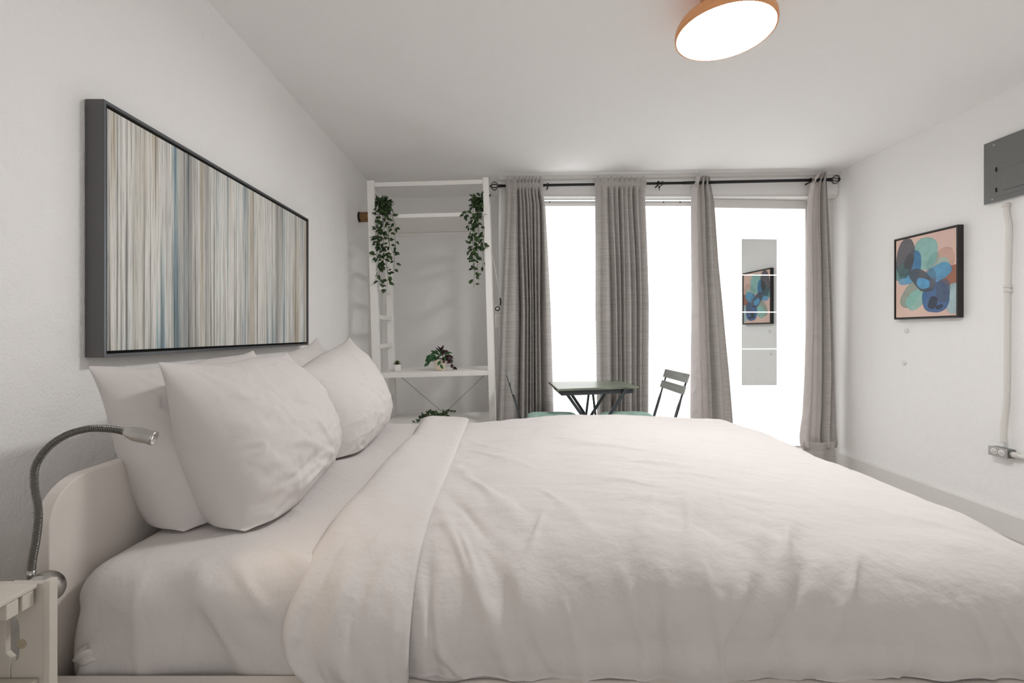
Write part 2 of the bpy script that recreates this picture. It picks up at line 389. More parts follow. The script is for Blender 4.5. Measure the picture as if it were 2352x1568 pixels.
rl = [ # creases read from the photograph, in cloth coordinates (x, y)
 (-.19, 1.32, .00, .95, .020, -.006), (-.16, 1.55, .04, 1.05, .022, .007), (-.18, 1.20, -.02, .80, .018, .007), (-.10, 1.05, .02, .72, .016, .009),
 (-.04, .98, .10, .70, .016, -.006), (.02, .92, .06, .70, .012, .007), (-.16, .98, -.12, .70, .014, -.008), (-.14, .82, -.03, .70, .015, .009),
 (-.10, 1.75, .10, 1.45, .022, .005), (-.14, 1.95, .0, 1.72, .02, .005), (.1, 1.9, .5, 1.6, .03, .004), (.25, 1.75, .62, 1.5, .022, .005),
 (.15, 1.62, .5, 1.42, .022, -.004), (.3, 1.5, .75, 1.38, .022, .006), (.38, 1.42, .62, 1.30, .018, .005), (.2, 1.36, .45, 1.2, .02, .005),
 (.38, 1.15, .22, .80, .020, .006), (.48, 1.18, .34, .82, .022, .008), (.56, 1.2, .42, .86, .020, -.006), (.60, 1.05, .38, .74, .02, .008),
 (.68, 1.08, .52, .84, .024, .009), (.66, .98, .48, .72, .018, -.007), (.74, .95, .56, .70, .018, .006), (.24, .90, .27, .68, .012, .008),
 (.30, .86, .30, .68, .010, -.006), (.40, .9, .41, .68, .012, .007), (.12, .86, .16, .68, .012, .006), (.90, .86, .93, .68, .012, .005), (.78, .8, .74, .68, .012, .006),
 (.96, .84, 1.0, .7, .014, .006), (.5, 1.9, .95, 1.75, .03, .004), (.7, 1.62, 1.05, 1.35, .03, -.004), (.85, 1.2, 1.1, 1.0, .03, .004), (.1, 1.25, .2, 1.0, .02, .005),
 (.0, 2.2, .5, 2.1, .03, .004), (.3, 2.28, .9, 2.2, .03, .004), (-.1, 2.1, .3, 1.98, .025, -.004), (.1, 1.1, .02, .84, .015, .006)]
disp += ridges(X, Y, rl)
pts = pts+nr*disp[..., None]
gl = np.clip((.62-pts[..., 2])/.12, 0, 1)*(Y < 1.2)
gf = np.sin(X*34+4*fbm(X*2.2, 0*X, 81, 2))*.5+np.sin(X*61+5*fbm(X*3, 0*X, 83, 2))*.35+.5*fbm(X*9, Y*2, 85, 2)
pts[..., 1] -= .007*gl*gf
pts[..., 2] += .009*np.clip((.54-pts[..., 2])/.05, 0, 1)*(Y < 1.2)*np.clip(-gf, 0, 1)
hb = np.clip((.54-pts[..., 2])/.04, 0, 1); nearm = (Y < 1.2)
pts[..., 1] += nearm*.010*hb**2
# hem tucked in behind the rail: pull the lowest cloth inward and stop on the rail
pts[..., 2] = np.where(pts[..., 2] < .497+.006*fbm(X*9, 0*Y, 50, 2), .497+.006*fbm(X*9, 0*Y, 50, 2), pts[..., 2])
me = grid_mesh('duvet', pts); dv = link('duvet', me, 'duvet', None, True)
tag(dv, 'puffy white duvet spread over the bed, its top folded back near the pillows', 'duvet')
# turned-back top of the duvet
prof = [(-.178, .000), (-.176, .008), (-.180, .016), (-.195, .020), (-.22, .022), (-.26, .026), (-.30, .030), (-.34, .032), (-.37, .030), (-.392, .022), (-.405, .008), (-.408, -.008), (-.400, -.024), (-.385, -.034), (-.36, -.04)]
pr = catmull([(a, b, 0) for a, b in prof], 6); sx = np.array([p.x for p in pr]); so_ = np.array([p.y for p in pr])
V = np.linspace(.655, 2.67, 420)
Xb, Yb = np.meshgrid(sx, V, indexing='ij'); OFF = np.meshgrid(so_, V, indexing='ij')[0]
Sb = (Xb+.178)/-.23
topb = ZS+.010+.0*Xb
pts, nr = wrap(Xb, Yb, -2, 2, .856+R, 2.46-R, topb-.02*sstep(1.15, .95, Yb), R, bulge=.012)
side = sstep(1.06, .82, Yb)
disp = OFF*1.15+.006*fbm(Xb*5+Yb, Yb*2, 61, 2)+.003*fbm(Xb*12+Yb*4, Yb*3, 62, 2)*(1-side)
disp += side*np.clip(1-Sb*.2, 0, 1)*(.010*fbm(Xb*17+Yb*3.0, Yb*2.2, 64, 2)+.0065*np.sin(Xb*75+Yb*14+4*fbm(Xb*3, Yb*4, 66)))
disp += ridges(Xb, Yb, [(-.25, 1.05, -.36, .70, .012, .005), (-.22, 1.0, -.30, .70, .010, .004), (-.33, 1.0, -.385, .74, .012, -.004), (-.20, .9, -.21, .68, .010, .005), (-.28, .9, -.29, .68, .008, .004)])
pts = pts+nr*disp[..., None]
pts[..., 0] += .040*sstep(1.0, .8, Yb)*Sb*np.sin(np.clip((Yb-.66)/.34, 0, 1)*PI) + .010*fbm(0*Xb, Yb*3, 70, 2)*Sb
pts[..., 1] += (Yb < 1.2)*.010*np.clip((.54-pts[..., 2])/.04, 0, 1)**2
pts[..., 0] += -.045*Sb*np.exp(-((Yb-.83)/.07)**2)+.045*Sb*sstep(.80, .72, Yb)   # gathers inward where it is tucked
pts[..., 2] = np.maximum(pts[..., 2], .497+.004*fbm(Xb*20, Yb*0, 71, 2))
me = grid_mesh('folded_back_edge', pts); fo = link('folded_back_edge', me, 'duvet', dv, True)

# ------------------------------------------------------------------ pillows (small cloth inflation)
def make_pillow_mesh(seed, W=.68, Hh=.50, nu=92, nv=68, its=300, press=.0008):
    r = np.random.default_rng(seed)
    U, Vv = np.meshgrid(np.linspace(-W/2, W/2, nu), np.linspace(-Hh/2, Hh/2, nv), indexing='ij')
    A = np.stack([U, Vv, 0*U], -1); Q = np.stack([A, A.copy()], 0)
    bulge = .02*np.cos(U/W*PI)*np.cos(Vv/Hh*PI)
    Q[0, ..., 2] += bulge; Q[1, ..., 2] -= bulge
    for s in range(2): Q[s, ..., 2] += .009*fbm(U*26+s*5, Vv*26, seed+s)*(np.cos(U/W*PI)*np.cos(Vv/Hh*PI)) 
    hx = W/(nu-1); hy = Hh/(nv-1); hd = math.hypot(hx, hy)
    prev = Q.copy()
    def con(a, b, rest, k=1.0):
        d = b-a; l = np.linalg.norm(d, axis=-1, keepdims=True)+1e-12
        c = d*((l-rest)/l)*.5*k; return c
    def weld():
        for e in (np.s_[0, :], np.s_[-1, :], np.s_[:, 0], np.s_[:, -1]):
            m_ = (Q[0][e]+Q[1][e])/2; Q[0][e] = m_; Q[1][e] = m_
    for it in range(its):
        vel = (Q-prev)*.93; prev = Q.copy(); Q += vel
        for s, sg in ((0, 1), (1, -1)):
            gx = np.gradient(Q[s], axis=0); gy = np.gradient(Q[s], axis=1)
            n = np.cross(gx, gy); n /= (np.linalg.norm(n, axis=-1, keepdims=True)+1e-12)
            Q[s] += sg*n*press*(1 if it < its*.8 else .7)
        for _ in range(3):
            for off in (0, 1):
                a = Q[:, off:-1:2]; b = Q[:, off+1::2]; k = min(a.shape[1], b.shape[1]); a = a[:, :k]; b = b[:, :k]
                c = con(a, b, hx); a += c; b -= c
                a = Q[:, :, off:-1:2]; b = Q[:, :, off+1::2]; k = min(a.shape[2], b.shape[2]); a = a[:, :, :k]; b = b[:, :, :k]
                c = con(a, b, hy); a += c; b -= c
            for off in (0, 1):
                a = Q[:, off:-1:2, :-1]; b = Q[:, off+1::2, 1:]; k = min(a.shape[1], b.shape[1]); a = a[:, :k]; b = b[:, :k]
                c = con(a, b, hd, .35); a += c; b -= c
                a = Q[:, off:-1:2, 1:]; b = Q[:, off+1::2, :-1]; k = min(a.shape[1], b.shape[1]); a = a[:, :k]; b = b[:, :k]
                c = con(a, b, hd, .35); a += c; b -= c
            weld()
    Q -= Q.mean(axis=(0, 1, 2))
    # light smoothing to lose grid noise
    for _ in range(1):
        for s in range(2):
            I = Q[s]; J = I.copy(); J[1:-1, 1:-1] = .5*I[1:-1, 1:-1]+.125*(I[2:, 1:-1]+I[:-2, 1:-1]+I[1:-1, 2:]+I[1:-1, :-2]); Q[s] = J
    return Q
def pillow(label, seed, center, lean, yaw, roll=0, scale=(1, 1, 1), sag=.0, ear=0., press=.0008, crease=None, tips=(0, 0)):
    Q = make_pillow_mesh(seed, press=press)
    W, Hh = .66, .48
    # slump: heavier at the foot
    z = Q[..., 2]; yy = Q[..., 1]
    Q[..., 2] = z*(1+.25*np.clip(-yy/(Hh/2), -1, 1))*scale[2]+sag*(yy/(Hh/2))**2
    # ears: pull upper corners up/outward
    cu = np.clip(np.abs(Q[..., 0])/(W/2), 0, 1); cv = np.clip(yy/(Hh/2), 0, 1)
    Q[..., 1] += ear*cu**5*cv**4
    su_ = np.clip(Q[..., 0]/(W/2), -1, 1); Q[..., 1] += cv**1.5*(tips[0]*np.clip(-su_, 0, 1)**1.6+tips[1]*np.clip(su_, 0, 1)**1.6)
    Q[..., 0] *= scale[0]; Q[..., 1] *= scale[1]
    # soft creases in the cotton
    un = Q[0, ..., 0]/(W/2*scale[0]); vn = Q[0, ..., 1]/(Hh/2*scale[1]); inner = (1-np.clip(np.abs(un), 0, 1)**14)*(1-np.clip(np.abs(vn), 0, 1)**14)
    q_ = fbm(un*2, vn*2, seed+5)
    cz = .010*fbm(un*2.2+q_, vn*1.6, seed+1, 2)+.009*np.abs(fbm(un*3+vn*2+q_, vn*6-un*2, seed+2, 3))
    cz += .010*np.clip(1-np.abs(fbm(un*2.4-vn*1.2+q_*.6, vn*3.2+un*1.5, seed+9, 2))*7, 0, 1)**1.5-.007*np.clip(1-np.abs(fbm(un*4+vn*2, vn*3-un*2+q_, seed+12, 2))*7, 0, 1)**1.5
    corner = np.zeros_like(un)
    for su in (-1, 1):
        for sv in (-1, 1):
            ang = np.arctan2(vn-sv*1.02, un-su*1.02); dist = np.hypot(un-su, vn-sv)
            corner += np.sin(ang*17+seed+2*q_)*np.exp(-(dist/.6)**2)*.004
    cz = (cz*.62+corner)*inner
    if crease is not None:
        for (ax_, ay_, bx__, by__, ww_, am_) in crease: cz += ridges(un, vn, [(ax_, ay_, bx__, by__, ww_, am_)])*inner
    Q[0, ..., 2] += cz; Q[1, ..., 2] -= .5*cz
    nu, nv = Q.shape[1:3]; vs = Q.reshape(-1, 3).tolist(); fs = []
    n1 = nu*nv
    def idx(s, i, j):
        if s == 1 and (i in (0, nu-1) or j in (0, nv-1)): s = 0
        return s*n1+i*nv+j
    for s in range(2):
        for i in range(nu-1):
            for j in range(nv-1):
                f = [idx(s, i, j), idx(s, i+1, j), idx(s, i+1, j+1), idx(s, i, j+1)]
                fs.append(f if s == 0 else f[::-1])
    me = bpy.data.meshes.new('pillow'); me.from_pydata(vs, [], fs); bm = bmesh.new(); bm.from_mesh(me)
    bmesh.ops.delete(bm, geom=[v_ for v_ in bm.verts if not v_.link_faces], context='VERTS'); bm.to_mesh(me); bm.free()
    o = link('pillow', me, 'pillow', None, True)
    sb = o.modifiers.new('smooth', 'SUBSURF'); sb.levels = 1; sb.render_levels = 1
    # local x -> along the headboard (world y), local y -> up, local z -> towards the foot (world x)
    B = Matrix(((0, 0, 1), (1, 0, 0), (0, 1, 0))).to_4x4()
    Rm = Matrix.Rotation(yaw, 4, 'Z') @ Matrix.Rotation(-lean, 4, 'Y') @ Matrix.Rotation(roll, 4, 'X')
    o.matrix_world = Matrix.Translation(center) @ Rm @ B
    bpy.context.view_layer.update()
    mw = np.array(o.matrix_world); co = np.zeros(len(me.vertices)*3); me.vertices.foreach_get('co', co); co = co.reshape(-1, 3)
    wc = co@mw[:3, :3].T+mw[:3, 3]
    low = wc[:, 2] < ZS+.012; wc[low, 2] = ZS+.004+(wc[low, 2]-(ZS+.012))*.06+.008      # the foot flattens on the mattress
    co = (wc-mw[:3, 3])@np.linalg.inv(mw[:3, :3]).T; me.vertices.foreach_set('co', co.ravel()); me.update()
    tag(o, label, 'pillow', 'white pillows standing against the headboard'); return o
pillow('plump white pillow nearest the camera, standing in front of the reading lamp', 3, (-.70, 1.36, ZS+.182), .33, .04, -.02, (.91, .92, .74), ear=.01, tips=(.025, -.06),
       crease=[(-.75, -.62, -.25, -.50, .05, -.016), (-.6, -.78, -.1, -.66, .045, .016), (-.3, -.5, .15, -.62, .04, .010), (-.5, -.25, -.1, .05, .04, .006), (-.2, -.3, .3, -.25, .04, -.006), (-.2, -.05, .05, -.45, .03, .006)])
pillow('white pillow behind the nearest one, leaning over the headboard end', 8, (-.835, 1.365, ZS+.177), .34, .0, .0, (.93, .92, .70), ear=.01, tips=(.03, -.05),
       crease=[(-.9, .3, -.3, .1, .05, .008), (-.8, .0, -.3, -.1, .05, -.006)])
pillow('far white pillow in front, nearest the white shelf unit', 14, (-.70, 1.975, ZS+.180), .28, -.02, .0, (.96, .92, .84), tips=(-.05, .0), ear=.0,
       crease=[(.0, .9, -.1, .2, .05, .008), (-.2, .8, -.3, .0, .04, -.007), (-.5, -.2, -.7, -.8, .04, .01), (-.4, -.3, -.55, -.85, .03, -.008)])
pillow('far white pillow behind, only its upper corners showing over the others', 21, (-.835, 1.94, ZS+.180), .30, .0, .0, (.92, .92, .70), ear=.01, tips=(-.02, -.01))

# ------------------------------------------------------------------ reading lamp
lamp = thing('reading_lamp', 'brushed steel gooseneck reading lamp beside the headboard, arched over the bed', 'lamp', tuple(P(97, 1355, .82)))
neck = [P(px, py, y) for px, py, y in ((72, 1322, .832), (74, 1290, .832), (85, 1225, .83), (88, 1170, .828), (79, 1115, .826), (82, 1070, .825), (108, 1030, .823), (150, 1000, .822), (200, 985, .822), (240, 984, .822), (268, 987, .822), (285, 991, .822))]
npts = catmull(neck, 14)
b = BM(); tube(b, L(lamp, npts), .0048, 10); nk = obj('gooseneck', b, 'neck', lamp, True)
# ribs of the flexible neck
b = BM(); acc = 0; step = .0032; loc = L(lamp, npts)
for p0, p1 in zip(loc, loc[1:]):
    l = (p1-p0).length; d = (p1-p0).normalized()
    while acc < l:
        q = p0+d*acc; lathe(b, [(.0047, -.0009), (.0064, -.0003), (.0064, .0003), (.0047, .0009)], q, d, 10); acc += step
    acc -= l
obj('coil', b, 'neck', lamp, True)
b = BM(); q = L(lamp, [P(72, 1330, .832), P(72, 1309, .832)]); tube(b, q, .0062, 14); obj('collar', b, 'steel', lamp, True)
b = BM(); ax = Vector((.25, -1, .05)); lathe(b, [(0, .014), (.012, .0135), (.022, .011), (.0275, .006), (.029, 0), (.029, -.014), (.0, -.015)], (0, 0, 0), ax, 40)
obj('base_disc', b, 'steel', lamp, True)
b = BM(); lathe(b, [(0, .0), (.0028, .0), (.0034, .001), (.0034, -.003)], Vector(L(lamp, [P(114, 1369, .806)])[0]), ax, 12); obj('screw', b, 'dark', lamp)
hp = L(lamp, [P(272, 987, .822), P(352, 1003, .822)]); hd = (hp[1]-hp[0]); hd = (hd+Vector((0, .014, -.008))).normalized()*.072
prof = [(0, 0), (.004, .001), (.0062, .010), (.011, .022), (.0135, .033), (.0138, .045), (.0128, .058), (.0138, .066), (.0138, .070), (.0118, .070), (.0110, .060), (0, .058)]
prof = [(r_*.95, h_*.86) for r_, h_ in prof]; b = BM(); lathe(b, prof, hp[0], hd, 32); hdo = obj('lamp_head', b, 'steel', lamp, True)
b = BM(); lathe(b, [(0, .0505), (.0098, .0505), (.0098, .053), (0, .0535)], hp[0], hd, 20); obj('bulb', b, 'bulb', lamp)
sd = bpy.data.lights.new('reading_lamp_light', 'SPOT'); sd.energy = .55; sd.color = (1, .80, .58); sd.spot_size = 2.3; sd.spot_blend = .8; sd.shadow_soft_size = .008
sl = bpy.data.objects.new('reading_lamp_light', sd); C.objects.link(sl); sl.parent = lamp
sl.location = hp[0]+hd.normalized()*.074; sl.rotation_euler = hd.to_track_quat('-Z', 'Y').to_euler()

# ------------------------------------------------------------------ crate used as nightstand
yC = .80; xr = -.806
cr_ = thing('wooden_crate', 'whitewashed wooden crate standing as a nightstand by the headboard', 'nightstand', (-.98, .66, 0))
def cb(name, x0, x1, y0, y1, z0, z1, bev=.0015):
    b = BM(); l = cr_.location; box(b, x0-l.x, x1-l.x, y0-l.y, y1-l.y, z0, z1); return obj(name, b, 'crate', cr_, bevel=bev)
zt = H-.437
cb('top_slat', xr-.115, xr-.008, .45, yC-.004, zt-.008, zt)
cb('top_slat', xr-.235, xr-.121, .45, yC-.002, zt-.008, zt+.001)
cb('top_slat', xr-.36, xr-.241, .45, yC-.002, zt-.008, zt)
cb('batten', xr-.355, xr-.010, .773, .792, zt-.036, zt-.009); cb('batten', xr-.355, xr-.010, .748, .767, zt-.036, zt-.009)
cb('batten', xr-.355, xr-.010, .45, .47, zt-.036, zt-.009)
cb('corner_post', xr, xr+.012, yC-.003, yC+.012, 0, zt+.003); cb('corner_post', xr-.372, xr-.36, yC-.003, yC+.012, 0, zt+.003)
cb('corner_post', xr, xr+.012, .44, .455, 0, zt+.003); cb('corner_post', xr-.372, xr-.36, .44, .455, 0, zt+.003)
# end panel with hand hole, two boards
def px2(px, py): return ((px-1155)*yC/F-cr_.location.x, H-(py-765)*yC/F)
b = BM()
outer = [px2(99, 1340), px2(99, 1640), px2(25, 1640), px2(25, 1532), px2(42, 1510), px2(44, 1490), px2(44, 1440), px2(41, 1425), px2(20, 1400), px2(18, 1340)]
y0, y1 = yC-cr_.location.y, yC+.012-cr_.location.y
hexa(b, [(x, y0, z) for x, z in outer], [(x, y1, z) for x, z in outer])
pl = obj('end_panel', b, 'crate', cr_, bevel=.001)
for n_, (pa, pb) in enumerate(((.0, .0),)):
    b = BM(); o1 = [px2(17, 1340), px2(12, 1400), px2(13, 1500), px2(26, 1512), px2(23, 1530), px2(23, 1640), px2(-130, 1640), px2(-130, 1340)]
    hexa(b, [(x, y0, z) for x, z in o1], [(x, y1-.003, z) for x, z in o1]); obj('end_panel', b, 'crate', cr_, bevel=.001)
cb('bottom_slat', xr-.36, xr-.006, .45, .795, H-.612, H-.603)
b = BM(); cx, cz = px2(50, 1478); lathe(b, [(0, .0), (.007, .0), (.0085, -.0005), (.0, -.0012)], (cx, y0-.0002, cz), (0, 1, 0), 18)
kn = obj('wood_knot', b, mat('pine_knot', (176, 164, 142), .7), pl)

# ------------------------------------------------------------------ big striped picture
pic = thing('framed_canvas', 'large framed canvas of vertical grey, cream and blue stripes above the pillows', 'picture', (XL, 1.94, H+.295))
yA, yB_ = 1.271, 2.612; zT, zB = H+.655, H-.068; th = .054
def pl_(x0, x1, y0, y1, z0, z1, b): l = pic.location; box(b, x0-l.x, x1-l.x, y0-l.y, y1-l.y, z0-l.z, z1-l.z)
e = .010
b = BM(); x0 = XL+.002; x1 = XL+th
pl_(x0, x1, yA, yA+e, zB, zT, b); pl_(x0, x1, yB_-e, yB_, zB, zT, b); pl_(x0, x1, yA+e, yB_-e, zT-e, zT, b); pl_(x0, x1, yA+e, yB_-e, zB, zB+e, b)
obj('frame', b, 'frame', pic, bevel=.002)
b = BM(); x0 = x1; x1 = x0+.0012; g = .0085
pl_(x0, x1, yA+.001, yA+g, zB+.001, zT-.001, b); pl_(x0, x1, yB_-g, yB_-.001, zB+.001, zT-.001, b); pl_(x0, x1, yA+g, yB_-g, zT-g, zT-.001, b); pl_(x0, x1, yA+g, yB_-g, zB+.001, zB+g, b)
obj('frame_lip', b, 'framelip', pic)
b = BM(); pl_(XL+.003, XL+.02, yA+e, yB_-e, zB+e, zT-e, b); obj('backing', b, 'framein', pic)
def stripes():
    nt = NT('striped_oil_paint'); tc = nt.n('ShaderNodeTexCoord')
    def noise(sy, sz, sc, det=3, off=0):
        mp = nt.n('ShaderNodeMapping'); mp.inputs['Scale'].default_value = (0, sy, sz); mp.inputs['Location'].default_value = (off, off*1.7, off*.3)
        no = nt.n('ShaderNodeTexNoise'); no.inputs['Scale'].default_value = sc; no.inputs['Detail'].default_value = det; no.inputs['Roughness'].default_value = .6
        nt.l(tc.outputs['Object'], mp.inputs[0]); nt.l(mp.outputs[0], no.inputs['Vector']); return no.outputs[0]
    def ramp(src, stops):
        r = nt.n('ShaderNodeValToRGB'); el = r.color_ramp.elements
        while len(el) < len(stops): el.new(.5)
        for e_, (p, c) in zip(el, stops): e_.position = p; e_.color = (*s2l(c), 1)
        nt.l(src, r.inputs[0]); return r.outputs[0]
    def mix(f, a, b_, mode='MIX'):
        m_ = nt.n('ShaderNodeMix', data_type='RGBA', blend_type=mode)
        if isinstance(f, float): m_.inputs[0].default_value = f
        else: nt.l(f, m_.inputs[0])
        nt.l(a, m_.inputs[6]); nt.l(b_, m_.inputs[7]); return m_.outputs[2]
    def rng_(src, lo, hi):
        m_ = nt.n('ShaderNodeMapRange'); m_.inputs['From Min'].default_value = lo; m_.inputs['From Max'].default_value = hi; nt.l(src, m_.inputs[0]); return m_.outputs[0]
    base = ramp(noise(26, .35, 1, 4), [(.28, (112, 112, 114)), (.37, (200, 198, 194)), (.44, (240, 238, 234)), (.54, (222, 224, 221)), (.62, (246, 245, 242)), (.72, (168, 166, 162))])
    hue = ramp(noise(11, .25, 1, 3, 5), [(.33, (160, 128, 88)), (.41, (204, 190, 164)), (.47, (236, 234, 229)), (.55, (232, 233, 230)), (.60, (168, 192, 198)), (.67, (92, 108, 142))])
    c = mix(rng_(noise(16, .9, 1, 3, 9), .40, .58), base, hue)
    dk = ramp(noise(90, .8, 1, 2, 3), [(.30, (70, 70, 78)), (.40, (200, 198, 192)), (.5, (255, 255, 255)), (1., (255, 255, 255))])
    c = mix(.75, c, dk, 'MULTIPLY')
    fine = ramp(noise(230, 6, 1, 3, 13), [(.32, (140, 138, 136)), (.48, (240, 239, 237)), (.66, (255, 255, 255))])
    c = mix(.6, c, fine, 'MULTIPLY')
    band = ramp(noise(7, .12, 1, 2, 21), [(.36, (150, 150, 152)), (.44, (250, 249, 247)), (.6, (255, 255, 255)), (.68, (214, 204, 188))])
    c = mix(.7, c, band, 'MULTIPLY')
    nt.l(c, nt.b.inputs['Base Color']); nt.b.inputs['Roughness'].default_value = .55; nt.b.inputs['Specular IOR Level'].default_value = .3
    bu = nt.n('ShaderNodeBump'); bu.inputs['Distance'].default_value = .002; nt.l(noise(160, 5, 1, 3, 30), bu.inputs['Height']); nt.l(bu.outputs[0], nt.b.inputs['Normal'])
    return nt.m
b = BM(); pl_(XL+.02, XL+.049, yA+.018, yB_-.016, zB+.018, zT-.018, b); obj('canvas', b, stripes(), pic)

# ------------------------------------------------------------------ oval painting on the right wall
yN, yF = 2.832, 3.295; zT, zB = H+.677, H+.098; tp_ = .038
pt = thing('abstract_painting', 'small black-framed painting of overlapping blue and teal ovals on pink', 'picture', (XR, (yN+yF)/2, (zT+zB)/2))
def pr_(x0, x1, y0, y1, z0, z1, b): l = pt.location; box(b, x0-l.x, x1-l.x, y0-l.y, y1-l.y, z0-l.z, z1-l.z)
X0, X1 = XR-tp_, XR-.001; e = .010
b = BM(); pr_(X0, X1, yN, yN+e, zB, zT, b); pr_(X0, X1, yF-e, yF, zB, zT, b); pr_(X0, X1, yN+e, yF-e, zT-e, zT, b); pr_(X0, X1, yN+e, yF-e, zB, zB+e, b)
obj('frame', b, 'dframe', pt, bevel=.0015)
b = BM(); pr_(X1-.02, X1-.002, yN+e, yF-e, zB+e, zT-e, b); obj('backing', b, 'framein', pt)
def ovals():
    nt = NT('oval_painting'); tc = nt.n('ShaderNodeTexCoord'); sp = nt.n('ShaderNodeSeparateXYZ'); nt.l(tc.outputs['Object'], sp.inputs[0])
    w_, h_ = (yF-yN)/2-.015, (zT-zB)/2-.015
    def math_(op, a, b_=None):
        m_ = nt.n('ShaderNodeMath', operation=op)
        for i, q in enumerate((a, b_)):
            if q is None: continue
            if isinstance(q, (int, float)): m_.inputs[i].default_value = q
            else: nt.l(q, m_.inputs[i])
        return m_.outputs[0]
    wob = nt.n('ShaderNodeTexNoise'); wob.inputs['Scale'].default_value = 7
    U = math_('ADD', math_('MULTIPLY', sp.outputs[1], -1/w_), 0.0); Vv = math_('MULTIPLY', sp.outputs[2], 1/h_)   # -1..1 left-right, bottom-top as seen
    nt.l(tc.outputs['Object'], wob.inputs['Vector'])
    wv = math_('MULTIPLY', math_('SUBTRACT', wob.outputs[0], .5), .14)
    bg = nt.n('ShaderNodeTexNoise'); bg.inputs['Scale'].default_value = 4; nt.l(tc.outputs['Object'], bg.inputs['Vector'])
    cur = nt.n('ShaderNodeMix', data_type='RGBA'); cur.inputs[6].default_value = (*s2l((214, 178, 166)), 1); cur.inputs[7].default_value = (*s2l((232, 202, 186)), 1); nt.l(bg.outputs[0], cur.inputs[0]); cur = cur.outputs[2]
    tex = nt.n('ShaderNodeTexNoise'); tex.inputs['Scale'].default_value = 22; tex.inputs['Detail'].default_value = 4; nt.l(tc.outputs['Object'], tex.inputs['Vector'])
    asp = h_/w_
    # u, v centre; semi axes in half-width units; rotation; colour; opacity
    E = [(.02, .53, .40, .50, .0, (128, 190, 184), .9), (.66, .32, .28, .33, 0, (200, 158, 142), .8), (.58, .16, .22, .26, 0, (150, 196, 186), .7),
         (.28, .32, .16, .28, -.5, (104, 160, 152), .5),
         (-.42, .24, .30, .54, -.22, (46, 116, 166), .95), (-.66, -.03, .27, .20, .2, (96, 166, 206), .9), (-.95, .16, .18, .26, 0, (84, 140, 140), .9),
         (-.66, .52, .31, .62, -.10, (62, 68, 80), .93), (-.72, .20, .20, .28, -.15, (54, 96, 98), .8), (-.52, .42, .16, .22, -.4, (42, 42, 48), .8),
         (.86, -.11, .40, .30, .35, (154, 92, 66), .95), (.46, .02, .40, .25, .35, (80, 154, 196), .93), (.22, -.03, .18, .24, .3, (70, 122, 146), .7),
         (-.46, -.43, .50, .27, .85, (140, 156, 144), .9), (-.28, -.56, .40, .27, .6, (132, 192, 182), .85),
         (.92, -.62, .24, .44, 0, (158, 194, 202), .85), (.38, -.55, .43, .46, 0, (42, 96, 150), .95), (.60, -.42, .22, .34, 0, (70, 84, 108), .75), (.28, -.68, .14, .18, -.2, (34, 40, 56), .9),
         (.50, -.78, .12, .06, .3, (30, 34, 46), .85),
         (-.08, -.10, .50, .25, -.60, (66, 76, 88), .95), (-.02, -.17, .25, .15, -.3, (88, 164, 210), .95), (.28, -.20, .09, .18, -.2, (92, 96, 110), .85)]
    for (cu, cv, a_, b_, rot, col, op) in E:
        dx_ = math_('SUBTRACT', math_('ADD', U, wv), cu); dy_ = math_('MULTIPLY', math_('SUBTRACT', math_('ADD', Vv, wv), cv), asp)
        c, s = math.cos(rot), math.sin(rot)
        X_ = math_('DIVIDE', math_('ADD', math_('MULTIPLY', dx_, c), math_('MULTIPLY', dy_, s)), a_)
        Y_ = math_('DIVIDE', math_('SUBTRACT', math_('MULTIPLY', dy_, c), math_('MULTIPLY', dx_, s)), b_)
        X2_ = math_('POWER', math_('ABSOLUTE', X_), 2.4); Y2_ = math_('POWER', math_('ABSOLUTE', Y_), 2.4)
        r_ = math_('ADD', X2_, Y2_)
        mr = nt.n('ShaderNodeMapRange'); mr.inputs['From Min'].default_value = 1.04; mr.inputs['From Max'].default_value = .98; mr.inputs['To Max'].default_value = op; nt.l(r_, mr.inputs[0])
        edge = nt.n('ShaderNodeMapRange'); edge.inputs['From Min'].default_value = .80; edge.inputs['From Max'].default_value = 1.0; edge.inputs['To Min'].default_value = 0; edge.inputs['To Max'].default_value = .35; nt.l(r_, edge.inputs[0])
        tint = nt.n('ShaderNodeMix', data_type='RGBA'); tint.inputs[6].default_value = (*s2l(col), 1); tint.inputs[7].default_value = (*s2l(tuple(v_*.72 for v_ in col)), 1)
        nt.l(math_('ADD', edge.outputs[0], math_('MULTIPLY', math_('SUBTRACT', tex.outputs[0], .45), 1.6)), tint.inputs[0]); tint.clamp_factor = True
        m_ = nt.n('ShaderNodeMix', data_type='RGBA'); nt.l(mr.outputs[0], m_.inputs[0]); nt.l(cur, m_.inputs[6]); nt.l(tint.outputs[2], m_.inputs[7]); cur = m_.outputs[2]
    nt.l(cur, nt.b.inputs['Base Color']); nt.b.inputs['Roughness'].default_value = .45
    bu = nt.n('ShaderNodeBump'); bu.inputs['Distance'].default_value = .002; nt.l(tex.outputs[0], bu.inputs['Height']); nt.l(bu.outputs[0], nt.b.inputs['Normal'])
    return nt.m
b = BM(); pr_(X0+.005, X1-.02, yN+.015, yF-.013, zB+.014, zT-.014, b); obj('canvas', b, ovals(), pt)

